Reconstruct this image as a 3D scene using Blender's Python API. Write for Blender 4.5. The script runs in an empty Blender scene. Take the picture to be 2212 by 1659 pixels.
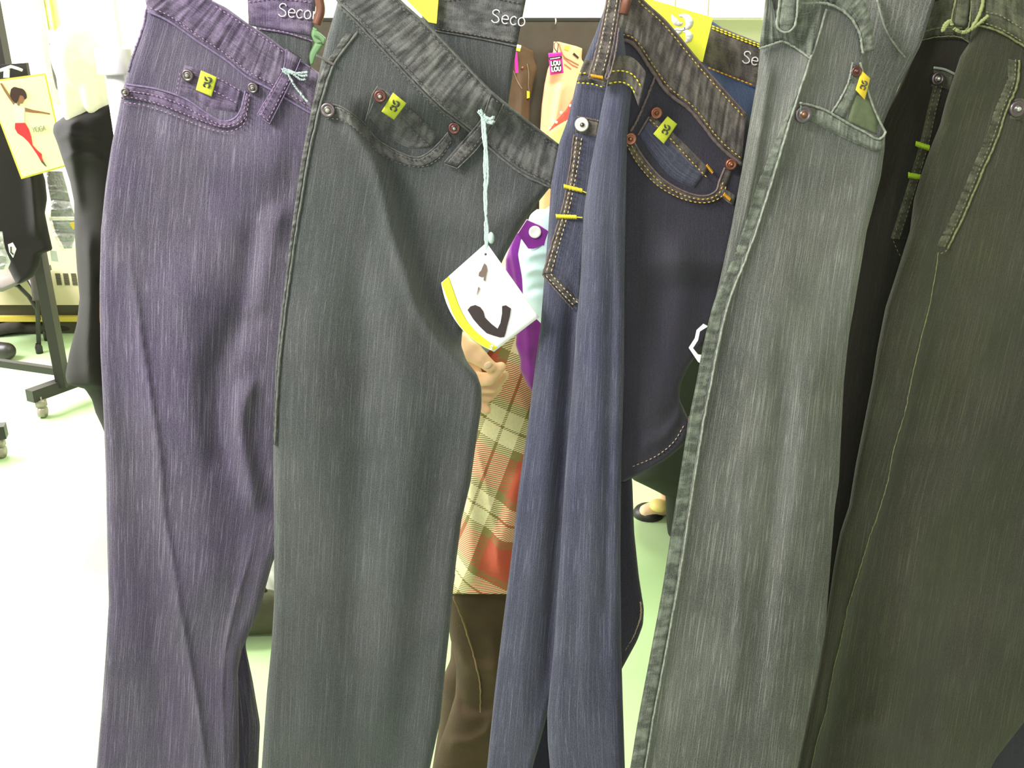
import bpy, bmesh, math, random
import numpy as np
from mathutils import Vector, Matrix
random.seed(4); RNG = np.random.RandomState(4)
S_ = bpy.context.scene
COL = S_.collection
PI = math.pi
# ------------------------------------------------------------------ camera
F, CX, CY, CAMZ, PITCH = 2080.0, 1106.0, 829.5, 1.6, math.radians(22)
cam_d = bpy.data.cameras.new('camera'); cam = bpy.data.objects.new('camera', cam_d); COL.objects.link(cam)
cam.location = (0, 0, CAMZ); cam.rotation_euler = (PI / 2 - PITCH, 0, 0)
cam_d.sensor_width = 36; cam_d.lens = 36 * F / 2212; cam_d.clip_start = .02
S_.camera = cam
# ------------------------------------------------------------------ world, lamps, exposure
w = bpy.data.worlds.new('world'); S_.world = w; w.use_nodes = True
w.node_tree.nodes['Background'].inputs[0].default_value = (.98, 1.0, .90, 1)
w.node_tree.nodes['Background'].inputs[1].default_value = .52
S_.view_settings.view_transform = 'Standard'; S_.view_settings.look = 'None'
S_.view_settings.exposure = 0.26; S_.view_settings.gamma = 1
def area(name, loc, target, size, power, color, sy=None):
    d = bpy.data.lights.new(name, 'AREA'); d.energy = power; d.size = size; d.color = color
    if sy: d.shape = 'RECTANGLE'; d.size_y = sy
    o = bpy.data.objects.new(name, d); COL.objects.link(o); o.location = loc
    o.rotation_euler = (Vector(target) - Vector(loc)).to_track_quat('-Z', 'Y').to_euler()
    return o
area('window_daylight', (-3.3, 3.6, 2.0), (-1.3, 3.0, 0), 1.6, 230, (1.0, .97, 1.0), 1.3)
area('ceiling_lamp_rear', (0.6, 3.2, 2.75), (0.6, 3.2, 0), 1.4, 85, (.95, 1.0, .78), .5)
area('front_fill', (-.95, -.05, 2.35), (0.15, .9, 1.25), .6, 40, (1.0, .97, .93), .35)  # added fill light, upper left by the camera, aimed at the jeans
area('phone_flash', (.02, -.01, 1.64), (.02, 1, 1.2), .03, 1.5, (1.0, 1.0, .96))

# ------------------------------------------------------------------ helpers
def up(px, py, Y):
    px = np.asarray(px, float); py = np.asarray(py, float); Y = np.asarray(Y, float)
    dx = (px - CX) / F; dy = (CY - py) / F
    ry = math.cos(PITCH) + dy * math.sin(PITCH); rz = -math.sin(PITCH) + dy * math.cos(PITCH)
    t = Y / ry
    return np.stack(np.broadcast_arrays(dx * t, Y + 0 * t, CAMZ + rz * t), -1)
def v3(px, py, Y): return Vector(up(px, py, Y).tolist())
def fl(px, py, z=0.0):
    dx = (px - CX) / F; dy = (CY - py) / F
    ry = math.cos(PITCH) + dy * math.sin(PITCH); rz = -math.sin(PITCH) + dy * math.cos(PITCH)
    t = (z - CAMZ) / rz
    return Vector((dx * t, ry * t, z))

def link_mesh(name, verts, faces, mat, parent=None, smooth=True, uvs=None):
    me = bpy.data.meshes.new(name)
    me.from_pydata([tuple(v) for v in verts], [], faces)
    if uvs is not None:
        uvl = me.uv_layers.new(name='UVMap')
        li = np.empty(len(me.loops), int); me.loops.foreach_get('vertex_index', li)
        uvl.data.foreach_set('uv', np.asarray(uvs, float)[li].ravel())
    if smooth: me.polygons.foreach_set('use_smooth', [True] * len(me.polygons))
    me.materials.append(mat); me.update()
    o = bpy.data.objects.new(name, me); COL.objects.link(o)
    if parent is not None: attach(o, parent)
    return o
def attach(o, parent):
    o.parent = parent
    if parent.type == 'EMPTY': o.matrix_parent_inverse = Matrix.Translation(-Vector(parent.location))
def thing(name, loc, label, cat, group=None):
    o = bpy.data.objects.new(name, None); o.empty_display_size = .05; COL.objects.link(o)
    o.location = loc; return tag(o, label, cat, group)
def tag(o, label, cat, group=None, kind=None):
    o['label'] = label; o['category'] = cat
    if group: o['group'] = group
    if kind: o['kind'] = kind
    return o
def struct(o): o['kind'] = 'structure'; return o

class MB:
    def __init__(s): s.v = []; s.f = []
    def add(s, vs, fs):
        b = len(s.v); s.v += [tuple(x) for x in vs]; s.f += [tuple(b + i for i in f) for f in fs]
    def box(s, c, d, rot=None):
        c = Vector(c); vs = []
        for i in (-1, 1):
            for j in (-1, 1):
                for k in (-1, 1):
                    p = Vector((i * d[0] / 2, j * d[1] / 2, k * d[2] / 2))
                    if rot is not None: p = rot @ p
                    vs.append(c + p)
        s.add(vs, [(0, 1, 3, 2), (4, 6, 7, 5), (0, 4, 5, 1), (2, 3, 7, 6), (0, 2, 6, 4), (1, 5, 7, 3)])
    def bar(s, a, b, w_, h_, upv=(0, 0, 1)):
        a = Vector(a); b = Vector(b); d = (b - a); L = d.length; d.normalize()
        sx = d.cross(Vector(upv)).normalized(); sz = sx.cross(d).normalized()
        R = Matrix((sx, d, sz)).transposed()
        s.box((a + b) / 2, (w_, L, h_), R)
    def tube(s, pts, r, n=8, cap=True):
        pts = [Vector(p) for p in pts]; rs = r if isinstance(r, (list, tuple)) else [r] * len(pts)
        prev = None; rings = []
        for i, p in enumerate(pts):
            d = (pts[min(i + 1, len(pts) - 1)] - pts[max(i - 1, 0)]).normalized()
            if prev is None:
                a = Vector((0, 0, 1)) if abs(d.z) < .9 else Vector((1, 0, 0))
                prev = d.cross(a).normalized()
            x = (prev - d * prev.dot(d)).normalized(); y = d.cross(x); prev = x
            rings.append([p + (x * math.cos(2 * PI * k / n) + y * math.sin(2 * PI * k / n)) * rs[i] for k in range(n)])
        vs = [q for R_ in rings for q in R_]; fs = []
        for i in range(len(rings) - 1):
            for k in range(n):
                fs.append((i * n + k, i * n + (k + 1) % n, (i + 1) * n + (k + 1) % n, (i + 1) * n + k))
        if cap: fs += [tuple(range(n - 1, -1, -1)), tuple((len(rings) - 1) * n + k for k in range(n))]
        s.add(vs, fs)
    def lathe(s, c, axis, prof, n=20):
        c = Vector(c); d = Vector(axis).normalized()
        a = Vector((0, 0, 1)) if abs(d.z) < .9 else Vector((1, 0, 0))
        x = d.cross(a).normalized(); y = d.cross(x); vs = []; fs = []
        for r, h in prof:
            for k in range(n):
                vs.append(c + d * h + (x * math.cos(2 * PI * k / n) + y * math.sin(2 * PI * k / n)) * max(r, 1e-5))
        for i in range(len(prof) - 1):
            for k in range(n): fs.append((i * n + k, i * n + (k + 1) % n, (i + 1) * n + (k + 1) % n, (i + 1) * n + k))
        s.add(vs, fs)
    def ball(s, c, r, n=14, m=9):
        if not hasattr(r, '__len__'): r = (r, r, r)
        vs = []; fs = []
        for i in range(m + 1):
            th = PI * i / m
            for k in range(n):
                ph = 2 * PI * k / n
                vs.append((c[0] + r[0] * math.sin(th) * math.cos(ph), c[1] + r[1] * math.sin(th) * math.sin(ph), c[2] + r[2] * math.cos(th)))
        for i in range(m):
            for k in range(n): fs.append((i * n + k, (i + 1) * n + k, (i + 1) * n + (k + 1) % n, i * n + (k + 1) % n))
        s.add(vs, fs)
    def build(s, name, mat, parent=None, smooth=True): return link_mesh(name, s.v, s.f, mat, parent, smooth)

def smooth_interp(pts, t, win):
    pts = sorted(pts); ys = [p[0] for p in pts]; xs = [p[1] for p in pts]
    if win <= 0: return np.interp(t, ys, xs)
    o = 0
    ks = np.linspace(-1, 1, 9); wt = np.cos(ks * PI / 2 * .95); wt /= wt.sum()
    lo, hi = ys[0], ys[-1]
    for k, q in zip(ks, wt):
        tt = t + k * win
        # reflect linearly outside so ends stay put
        v = np.interp(tt, ys, xs)
        v = np.where(tt < lo, 2 * xs[0] - np.interp(2 * lo - tt, ys, xs), v)
        v = np.where(tt > hi, 2 * xs[-1] - np.interp(2 * hi - tt, ys, xs), v)
        o = o + q * v
    return o
def dense(pts, n=60, sm=True):
    """catmull-rom through pixel points, resampled evenly"""
    P = np.array(pts, float)
    if len(P) > 2 and sm:
        out = []
        Q = np.vstack([2 * P[0] - P[1], P, 2 * P[-1] - P[-2]])
        for i in range(1, len(Q) - 2):
            for t in np.linspace(0, 1, 12, endpoint=False):
                a, b, c, d = Q[i - 1], Q[i], Q[i + 1], Q[i + 2]
                out.append(.5 * ((2 * b) + (-a + c) * t + (2 * a - 5 * b + 4 * c - d) * t * t + (-a + 3 * b - 3 * c + d) * t ** 3))
        out.append(P[-1]); P = np.array(out)
    L = np.concatenate([[0], np.cumsum(np.linalg.norm(np.diff(P, axis=0), axis=1))])
    tt = np.linspace(0, L[-1], n)
    return np.stack([np.interp(tt, L, P[:, 0]), np.interp(tt, L, P[:, 1])], -1), L[-1]

class Surf:
    """depth of a cloth surface: y of the hanging cloth at a sight line, with its folds"""
    def __init__(s, y0, slope=0, ref=1100, folds=(), vs=0): s.y0 = y0; s.k = slope; s.ref = ref; s.folds = list(folds); s.vs = vs
    def __call__(s, px, py):
        px = np.asarray(px, float); py = np.asarray(py, float)
        Y = s.y0 + s.k * (px - s.ref) / 1000 + s.vs * (py - 800) / 1000
        for f in s.folds:
            kind, pts, wd, amp = f[:4]; mode = f[4] if len(f) > 4 else 'bump'
            if kind == 'v':
                q = [(p[1], p[0]) for p in pts]; d = px - smooth_interp(q, py, 25); par = py
            else:
                q = [(p[0], p[1]) for p in pts]; d = py - smooth_interp(q, px, 25); par = px
            lo = min(a[0] for a in q); hi = max(a[0] for a in q); fe = (hi - lo) * .18 + 1
            lo_, hi_ = (lo, hi)
            fade = np.clip((par - lo_) / fe, 0, 1) * np.clip((hi_ - par) / fe, 0, 1); fade = fade * fade * (3 - 2 * fade)
            if mode == 'bump': Y = Y - amp * np.exp(-(d / wd) ** 2) * fade
            elif mode == 'step':  # left side nearer for amp > 0
                Y = Y + amp * (1 / (1 + np.exp(-np.clip(d / wd, -40, 40)))) * fade
            elif mode == 'cusp': Y = Y - amp * np.exp(-np.abs(d) / wd) * fade
        return Y
    def plus(s, dy, extra=()): 
        return Surf(s.y0 + dy, s.k, s.ref, s.folds + list(extra), s.vs)

def flip(P): return [(p[1], p[0]) for p in P]
def panel(name, L, R, y0, y1, S, mat, parent, r=.007, e=16, thick=.016, nx=70, ny=200, GL=None, GR=None, win=12, wob=0, mpp=1 / 2400.):
    t = np.linspace(y0, y1, ny)
    l = smooth_interp(flip(L), t, win); rr = smooth_interp(flip(R), t, win)
    if wob:
        l = l + wob * (np.sin(t / 23.) + np.sin(t / 9.7 + 1)) * .5; rr = rr + wob * (np.sin(t / 19. + 2) + np.sin(t / 11.)) * .5
    gl = smooth_interp(flip(GL), t, 40) if GL else l; gr = smooth_interp(flip(GR), t, 40) if GR else rr
    s = .5 - .5 * np.cos(np.linspace(0, PI, nx))
    PX = l[:, None] + (rr - l)[:, None] * s[None]; PY = np.repeat(t[:, None], nx, 1)
    wpx = (rr - l)[:, None]; ee = np.minimum(e, wpx / 2 * .999 + 1e-6)
    d = np.minimum(PX - l[:, None], rr[:, None] - PX); k = np.clip(1 - d / ee, 0, 1)
    c = 1 - np.sqrt(np.clip(1 - k * k, 0, 1))
    base = S(PX, PY)
    front = up(PX, PY, base + r * c); back = up(PX, PY, base + thick - (thick - r) * c)
    gw = float(np.mean(gr - gl))
    U = (PX - gl[:, None]) / (gr - gl)[:, None] * gw * mpp; V = PY * mpp
    uv = np.stack([U, V], -1).reshape(-1, 2)
    verts = np.vstack([front.reshape(-1, 3), back.reshape(-1, 3)]); uv = np.vstack([uv, uv])
    N = nx * ny; fs = []
    for i in range(ny - 1):
        a = i * nx
        for j in range(nx - 1):
            fs.append((a + j, a + nx + j, a + nx + j + 1, a + j + 1))
            fs.append((N + a + j, N + a + j + 1, N + a + nx + j + 1, N + a + nx + j))
    for i in range(ny - 1):   # side walls (edges coincide; keeps it closed)
        a = i * nx
        fs.append((a, N + a, N + a + nx, a + nx)); b = a + nx - 1
        fs.append((b, b + nx, N + b + nx, N + b))
    for j in range(nx - 1):
        fs.append((j, j + 1, N + j + 1, N + j)); b = (ny - 1) * nx + j
        fs.append((b, N + b, N + b + 1, b + 1))
    return link_mesh(name, verts, fs, mat, parent, True, uv)

def ribbon(name, A, B, S, off, mat, parent, n=90, m=12, puck=0.0, pf=1.0, back=0.0015, sm=True, mpp=1 / 2400., seed=0):
    a, La = dense(A, n, sm); b, Lb = dense(B, n, sm)
    s = np.linspace(0, 1, m); P = a[:, None] + (b - a)[:, None] * s[None, :, None]
    prof = np.ones((n, m)); q = np.minimum(s, 1 - s) * 2 * (m - 1) / 2
    pr = np.clip(np.minimum(np.arange(m), np.arange(m)[::-1]) / 2., 0, 1); pr = np.sqrt(1 - (1 - pr) ** 2)
    prof = prof * pr[None]; en = np.clip(np.minimum(np.arange(n), np.arange(n)[::-1]) / 1., 0, 1); prof *= en[:, None]
    rs = np.random.RandomState(int(A[0][0]) + seed)
    tt = np.linspace(0, La, n)
    pk = sum(np.sin(tt * pf * f_ + rs.rand() * 6) * rs.uniform(.4, 1) for f_ in (.09, .17, .29, .43, .62, .9)) / 2.4
    pk2 = sum(np.sin(tt * pf * f_ + rs.rand() * 6) * rs.uniform(.4, 1) for f_ in (.10, .21, .33, .47, .71, .97)) / 2.4
    pp = puck * (pk[:, None] * (1 - s)[None] + pk2[:, None] * s[None])
    base = S(P[..., 0], P[..., 1])
    Y = base - (off + pp) * prof + (1 - prof) * back
    V = up(P[..., 0], P[..., 1], Y).reshape(-1, 3)
    Vb = up(P[..., 0], P[..., 1], base + back).reshape(-1, 3)
    wd = float(np.mean(np.linalg.norm(b - a, axis=1)))
    uv = np.stack(np.broadcast_arrays(s[None] * wd * mpp, tt[:, None] * mpp), -1).reshape(-1, 2)
    N = n * m; fs = []
    for i in range(n - 1):
        for j in range(m - 1):
            q = i * m + j
            fs.append((q, q + 1, q + m + 1, q + m)); fs.append((N + q, N + q + m, N + q + m + 1, N + q + 1))
    for j in range(m - 1):
        fs.append((j, N + j, N + j + 1, j + 1)); b_ = (n - 1) * m + j; fs.append((b_, b_ + 1, N + b_ + 1, N + b_))
    for i in range(n - 1):
        b_ = i * m; fs.append((b_, b_ + m, N + b_ + m, N + b_)); b_ = i * m + m - 1; fs.append((b_, N + b_, N + b_ + m, b_ + m))
    return link_mesh(name, np.vstack([V, Vb]), fs, mat, parent, True, np.vstack([uv, uv]))

def stitch(lines, S, off, mat, parent, dash=6.5, gap=3.5, wpx=1.3, h=.0006, name='stitching', sm=True):
    for ln in lines:
        mb = MB(); P, L = dense(ln, 200, sm); ll = np.linspace(0, L, 200); x = 0
        while x + dash < L:
            jit = RNG.uniform(-.3, .3, 2)
            a = np.array([np.interp(x, ll, P[:, 0]), np.interp(x, ll, P[:, 1])]) + jit * .6
            b = np.array([np.interp(x + dash, ll, P[:, 0]), np.interp(x + dash, ll, P[:, 1])]) - jit * .6
            Ya = float(S(*a)) - off; Yb = float(S(*b)) - off
            m_ = (a + b) / 2; Ym = float(S(*m_)) - off - .0005
            rw = wpx / 2400.
            mb.tube([v3(*a, Ya + .0004), v3(*m_, Ym), v3(*b, Yb + .0004)], [rw * .5, rw, rw * .5], 5)
            x += dash + gap
        o = mb.build(name, mat, parent)
    return o
def cord(lines, S, off, rad, mat, parent, name='seam', n=60, sides=6, sm=True, wob=0.0):
    mb = MB()
    for ln in lines:
        if name != 'string' and 'string' not in name: mb = MB()
        P, L = dense(ln, n, sm)
        if wob: P = P + RNG.normal(0, wob, P.shape)
        Y = S(P[:, 0], P[:, 1]) - off
        r_ = rad if not wob else [rad * RNG.uniform(.8, 1.1) for _ in range(n)]
        mb.tube([v3(p[0], p[1], y) for p, y in zip(P, Y)], r_, sides)
        if 'string' not in name: o = mb.build(name, mat, parent)
    return mb.build(name, mat, parent) if 'string' in name else o
def rivet(px, py, S, off, mat, parent, rp=13, name='rivet', core=None):
    r = rp / 2400.; c = v3(px, py, float(S(px, py)) - off)
    mb = MB()
    mb.lathe(c, (0, -1, 0.05), [(r, -.004), (r, .0006), (r * .93, .0014), (r * .72, .0017), (r * .6, .0011), (r * .45, .0010), (r * .34, .0024), (r * .18, .0032), (0, .0034)], 28)
    o = mb.build(name, mat, parent)
    if core:
        m2 = MB(); m2.lathe(c + Vector((0, -.001, 0)), (0, -1, .05), [(r * .36, 0), (r * .33, .0018), (r * .2, .003), (0, .0034)], 20); m2.build('rivet_pin', core, o)
    return o
def swirl(c, s, ang, S, off, mat, parent, name='logo', m=1):
    """the small curled mark"""
    mb = MB(); ca, sa = math.cos(ang), math.sin(ang)
    strokes = [([(-.44, -.66), (-.36, -.48), (-.22, -.30), (-.04, -.22), (.06, -.30)], [.02, .10, .13, .09, .02]),
               ([(-.10, -.60), (.10, -.62), (.30, -.52), (.38, -.32), (.32, -.12), (.18, .02)], [.03, .08, .14, .17, .13, .05]),
               ([(.20, .0), (-.02, .04), (-.24, .02), (-.38, .12)], [.06, .07, .06, .02]),
               ([(.08, .10), (.28, .16), (.38, .32), (.34, .50), (.20, .64)], [.03, .10, .15, .12, .02]),
               ([(.02, .14), (-.18, .20), (-.30, .36), (-.22, .52), (-.02, .58)], [.03, .09, .12, .10, .03])]
    for pts, ws in strokes:
        P, L = dense(pts, 40); W = np.interp(np.linspace(0, 1, 40), np.linspace(0, 1, len(ws)), ws)
        D = np.gradient(P, axis=0); D /= np.linalg.norm(D, axis=1)[:, None] + 1e-9; Nn = np.stack([-D[:, 1], D[:, 0]], -1)
        rows = []
        for q in (P - Nn * W[:, None] * m, P + Nn * W[:, None] * m):
            X = c[0] + s * (q[:, 0] * ca - q[:, 1] * sa); Yp = c[1] + s * (q[:, 0] * sa + q[:, 1] * ca)
            rows.append((X, Yp))
        vs = []
        for dz in (off, off - .0005):
            for X, Yp in rows: vs += list(up(X, Yp, S(X, Yp) - dz))
        n = 40; fs = []
        for i in range(n - 1):
            fs.append((i, i + 1, n + i + 1, n + i)); fs.append((2 * n + i, 3 * n + i, 3 * n + i + 1, 2 * n + i + 1))
            fs.append((i, 2 * n + i, 2 * n + i + 1, i + 1)); fs.append((n + i, n + i + 1, 3 * n + i + 1, 3 * n + i))
        mb.add(vs, fs)
    return mb.build(name, mat, parent)
def decal(name, poly, S, off, th, mat, parent, sm=False, n=None):
    """flat printed or cut shape with its own thickness; S gives depth"""
    P = np.array(poly, float)
    if sm: P, _ = dense(list(poly) + [poly[0]], n or len(poly) * 5); P = P[:-1]
    bm = bmesh.new()
    vs = [bm.verts.new(v3(p[0], p[1], float(S(p[0], p[1])) - off)) for p in P]
    f = bm.faces.new(vs)
    r = bmesh.ops.extrude_face_region(bm, geom=[f])
    for g in r['geom']:
        if isinstance(g, bmesh.types.BMVert): g.co.y += th
    bmesh.ops.recalc_face_normals(bm, faces=bm.faces); bmesh.ops.triangulate(bm, faces=[q for q in bm.faces if len(q.verts) > 4])
    me = bpy.data.meshes.new(name); bm.to_mesh(me); bm.free(); me.materials.append(mat)
    o = bpy.data.objects.new(name, me); COL.objects.link(o)
    if parent is not None: attach(o, parent)
    return o
def quadpatch(name, q, S, off, mat, parent, bow=0.0, th=.0006, n=14, pb=(0, 0)):
    """thin curved rectangle: corners q0 q1 q2 q3 in order; bow in metres towards the viewer in the middle; pb = pixel bow of edge q3-q2"""
    q = np.array(q, float); u = np.linspace(0, 1, n)
    U, Vv = np.meshgrid(u, u)
    P = (q[0][None, None] * ((1 - U) * (1 - Vv))[..., None] + q[1][None, None] * (U * (1 - Vv))[..., None] + q[2][None, None] * (U * Vv)[..., None] + q[3][None, None] * ((1 - U) * Vv)[..., None])
    P = P + (4 * U * (1 - U) * Vv)[..., None] * np.array(pb, float)
    Y = S(P[..., 0], P[..., 1]) - off - bow * 4 * U * (1 - U)
    a = up(P[..., 0], P[..., 1], Y).reshape(-1, 3); b = up(P[..., 0], P[..., 1], Y + th).reshape(-1, 3)
    N = n * n; fs = []
    for i in range(n - 1):
        for j in range(n - 1):
            k = i * n + j; fs.append((k, k + n, k + n + 1, k + 1)); fs.append((N + k, N + k + 1, N + k + n + 1, N + k + n))
    for j in range(n - 1):
        fs.append((j, j + 1, N + j + 1, N + j)); k = (n - 1) * n + j; fs.append((k, N + k, N + k + 1, k + 1))
        k = j * n; fs.append((k, N + k, N + k + n, k + n)); k = j * n + n - 1; fs.append((k, k + n, N + k + n, N + k))
    uv = np.stack([U, Vv], -1).reshape(-1, 2)
    return link_mesh(name, np.vstack([a, b]), fs, mat, parent, True, np.vstack([uv, uv]))
GL_ = {
 'S': [[(.62, -.82), (.50, -.97), (.28, -1.0), (.10, -.86), (.12, -.66), (.34, -.54), (.56, -.40), (.64, -.20), (.50, -.02), (.26, .02), (.04, -.14)]],
 'e': [[(.06, -.34), (.52, -.36), (.50, -.56), (.28, -.66), (.08, -.52), (.04, -.28), (.14, -.06), (.34, .01), (.52, -.08)]],
 'c': [[(.50, -.54), (.30, -.66), (.08, -.50), (.04, -.28), (.14, -.06), (.32, .01), (.50, -.10)]],
 'o': [[(.28, -.66), (.08, -.52), (.04, -.30), (.12, -.06), (.30, .01), (.50, -.12), (.54, -.36), (.44, -.58), (.28, -.66)]],
 'n': [[(.06, -.64), (.06, 0)], [(.06, -.36), (.18, -.60), (.36, -.64), (.48, -.48), (.50, 0)]],
 'L': [[(.06, -1), (.06, 0), (.5, 0)]], 'O': [[(.36, -1), (.08, -.8), (.04, -.5), (.08, -.2), (.36, 0), (.64, -.2), (.68, -.5), (.64, -.8), (.36, -1)]],
 'U': [[(.06, -1), (.06, -.3), (.3, 0), (.56, -.3), (.56, -1)]],
 'Y': [[(.02, -1), (.3, -.5), (.58, -1)], [(.3, -.5), (.3, 0)]], 'G': [[(.6, -.8), (.36, -1), (.08, -.7), (.06, -.3), (.3, 0), (.58, -.15), (.6, -.45), (.38, -.45)]],
 'A': [[(.02, 0), (.3, -1), (.58, 0)], [(.12, -.35), (.48, -.35)]],
}
ADV = {'S': .80, 'e': .66, 'c': .62, 'o': .70, 'n': .66, 'L': .56, 'O': .80, 'U': .72, 'Y': .66, 'G': .72, 'A': .68}
def letters(txt, o, size, ang, S, off, rad, mat, parent, name='embroidered_lettering', shear=0, adv=1.0):
    mb = MB(); x = 0; ca, sa = math.cos(ang), math.sin(ang)
    for ch in txt:
        for st in GL_[ch]:
            P, _ = dense([(o[0] + size * ((p[0] + x) * ca - p[1] * sa), o[1] + size * ((p[0] + x) * sa + p[1] * ca)) for p in st], 8 + 5 * len(st), ch not in 'LAY')
            mb.tube([v3(p[0], p[1], float(S(p[0], p[1])) - off) for p in P], rad, 6)
        x += ADV[ch] * adv
    return mb.build(name, mat, parent)

# ------------------------------------------------------------------ materials
def newmat(name):
    m = bpy.data.materials.new(name); m.use_nodes = True; nt = m.node_tree
    return m, nt, nt.nodes['Principled BSDF']
def sr(c):
    f = lambda x: x / 12.92 if x <= .04045 else ((x + .055) / 1.055) ** 2.4
    return tuple(f(x / 255.) for x in c) + (1,)
def plain(name, c, rough=.7, metal=0, noise=0.0, nscale=60, bump=0, bscale=200, alpha=None, trans=0, spec=None, emit=None):
    m, nt, b = newmat(name); col = sr(c)
    b.inputs['Base Color'].default_value = col; b.inputs['Roughness'].default_value = rough; b.inputs['Metallic'].default_value = metal
    if spec is not None: b.inputs['Specular IOR Level'].default_value = spec
    if trans: b.inputs['Transmission Weight'].default_value = trans
    if emit: b.inputs['Emission Color'].default_value = sr(emit[0]); b.inputs['Emission Strength'].default_value = emit[1]
    tc = nt.nodes.new('ShaderNodeTexCoord')
    nz = nt.nodes.new('ShaderNodeTexNoise'); nz.inputs['Scale'].default_value = nscale; nz.inputs['Detail'].default_value = 5
    nt.links.new(tc.outputs['Object'], nz.inputs['Vector'])
    mx = nt.nodes.new('ShaderNodeMixRGB'); mx.blend_type = 'MULTIPLY'; mx.inputs[0].default_value = noise if noise else .08; mx.inputs[1].default_value = col
    cr = nt.nodes.new('ShaderNodeValToRGB'); cr.color_ramp.elements[0].position = .3; cr.color_ramp.elements[0].color = (.35, .35, .35, 1); cr.color_ramp.elements[1].position = .65; cr.color_ramp.elements[1].color = (1, 1, 1, 1)
    nt.links.new(nz.outputs['Fac'], cr.inputs[0]); nt.links.new(cr.outputs[0], mx.inputs[2]); nt.links.new(mx.outputs[0], b.inputs['Base Color'])
    if bump:
        n2 = nt.nodes.new('ShaderNodeTexNoise'); n2.inputs['Scale'].default_value = bscale; n2.inputs['Detail'].default_value = 3
        nt.links.new(tc.outputs['Object'], n2.inputs['Vector'])
        bp = nt.nodes.new('ShaderNodeBump'); bp.inputs['Strength'].default_value = bump; bp.inputs['Distance'].default_value = .002
        nt.links.new(n2.outputs['Fac'], bp.inputs['Height']); nt.links.new(bp.outputs[0], b.inputs['Normal'])
    return m
def denim(name, dark, light, tint, streak=.5, blotch=.35, tamt=.25, seed=0):
    """slub denim: lengthwise pale threads, fine weave grain, washed patches"""
    m, nt, b = newmat(name); N = nt.nodes; K = nt.links
    tc = N.new('ShaderNodeTexCoord')
    def noise(sx, sy, det=2, rot=0, off=0, rough=.5):
        mp = N.new('ShaderNodeMapping'); mp.inputs['Scale'].default_value = (sx, sy, 1); mp.inputs['Rotation'].default_value = (0, 0, rot)
        mp.inputs['Location'].default_value = (off + seed * 3.7, off * 1.3, 0)
        K.new(tc.outputs['UV'], mp.inputs['Vector'])
        n = N.new('ShaderNodeTexNoise'); n.noise_dimensions = '2D'; n.inputs['Scale'].default_value = 1; n.inputs['Detail'].default_value = det; n.inputs['Roughness'].default_value = rough
        K.new(mp.outputs[0], n.inputs['Vector']); return n.outputs['Fac']
    def ramp(x, a, c):
        r = N.new('ShaderNodeMapRange'); r.inputs['From Min'].default_value = a; r.inputs['From Max'].default_value = c; K.new(x, r.inputs['Value']); return r.outputs[0]
    def math_(op, x, y):
        q = N.new('ShaderNodeMath'); q.operation = op
        for i, v in enumerate((x, y)):
            if isinstance(v, (int, float)): q.inputs[i].default_value = v
            else: K.new(v, q.inputs[i])
        return q.outputs[0]
    th = math_('MAXIMUM', ramp(noise(1050, 15, 2), .56, .80), ramp(noise(760, 36, 2, off=41), .60, .82))           # slub threads
    th2 = ramp(noise(420, 7, 2, off=3), .45, .75)      # bands of threads
    gr = ramp(noise(1500, 1300, 3, rough=.75, off=7), .30, .72)
    tw = ramp(noise(1700, 300, 2, rot=.6, off=11), .3, .7)
    bl = ramp(noise(9, 6, 3, off=17), .35, .68) if blotch < .6 else ramp(noise(60, 130, 4, off=17), .38, .66)
    v = math_('MULTIPLY', th, streak); v2 = math_('MULTIPLY', th2, streak * .14)
    v = math_('ADD', v, v2)
    v = math_('ADD', v, math_('MULTIPLY', gr, .52)); v = math_('ADD', v, math_('MULTIPLY', tw, .14)); v = math_('ADD', v, math_('MULTIPLY', bl, blotch * .45))
    v = math_('SUBTRACT', v, .12)
    mx = N.new('ShaderNodeMixRGB'); mx.inputs[1].default_value = sr(dark); mx.inputs[2].default_value = sr(light); mx.use_clamp = True; K.new(v, mx.inputs[0])
    hue = ramp(noise(14, 9, 4, off=29), .40, .66)
    m2 = N.new('ShaderNodeMixRGB'); m2.blend_type = 'MULTIPLY'; m2.inputs[2].default_value = sr(tint)
    K.new(math_('MULTIPLY', hue, tamt), m2.inputs[0]); K.new(mx.outputs[0], m2.inputs[1])
    K.new(m2.outputs[0], b.inputs['Base Color'])
    b.inputs['Roughness'].default_value = .92; b.inputs['Specular IOR Level'].default_value = .15
    b.inputs['Sheen Weight'].default_value = .12; b.inputs['Sheen Roughness'].default_value = .6
    bp = N.new('ShaderNodeBump'); bp.inputs['Strength'].default_value = .35; bp.inputs['Distance'].default_value = .0006
    K.new(math_('ADD', gr, math_('ADD', th, tw)), bp.inputs['Height']); K.new(bp.outputs[0], b.inputs['Normal'])
    return m
D = {}
D['1'] = denim('denim_violet_blue', (54, 47, 66), (146, 138, 156), (220, 195, 255), .56, .3, .35, 1)
D['1w'] = denim('denim_violet_washed', (54, 46, 64), (156, 142, 166), (225, 195, 255), .30, .8, .3, 2)
D['2'] = denim('denim_grey_teal', (51, 52, 54), (128, 130, 131), (205, 235, 225), .34, .3, .3, 3)
D['2w'] = denim('denim_grey_washed', (48, 46, 50), (136, 136, 132), (205, 215, 240), .18, .9, .3, 4)
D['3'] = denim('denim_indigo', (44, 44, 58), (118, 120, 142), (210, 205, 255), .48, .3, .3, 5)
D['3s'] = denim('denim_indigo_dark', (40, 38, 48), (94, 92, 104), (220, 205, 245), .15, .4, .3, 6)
D['3w'] = denim('denim_indigo_washed', (48, 44, 50), (140, 130, 124), (220, 235, 205), .18, .9, .45, 7)
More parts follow.
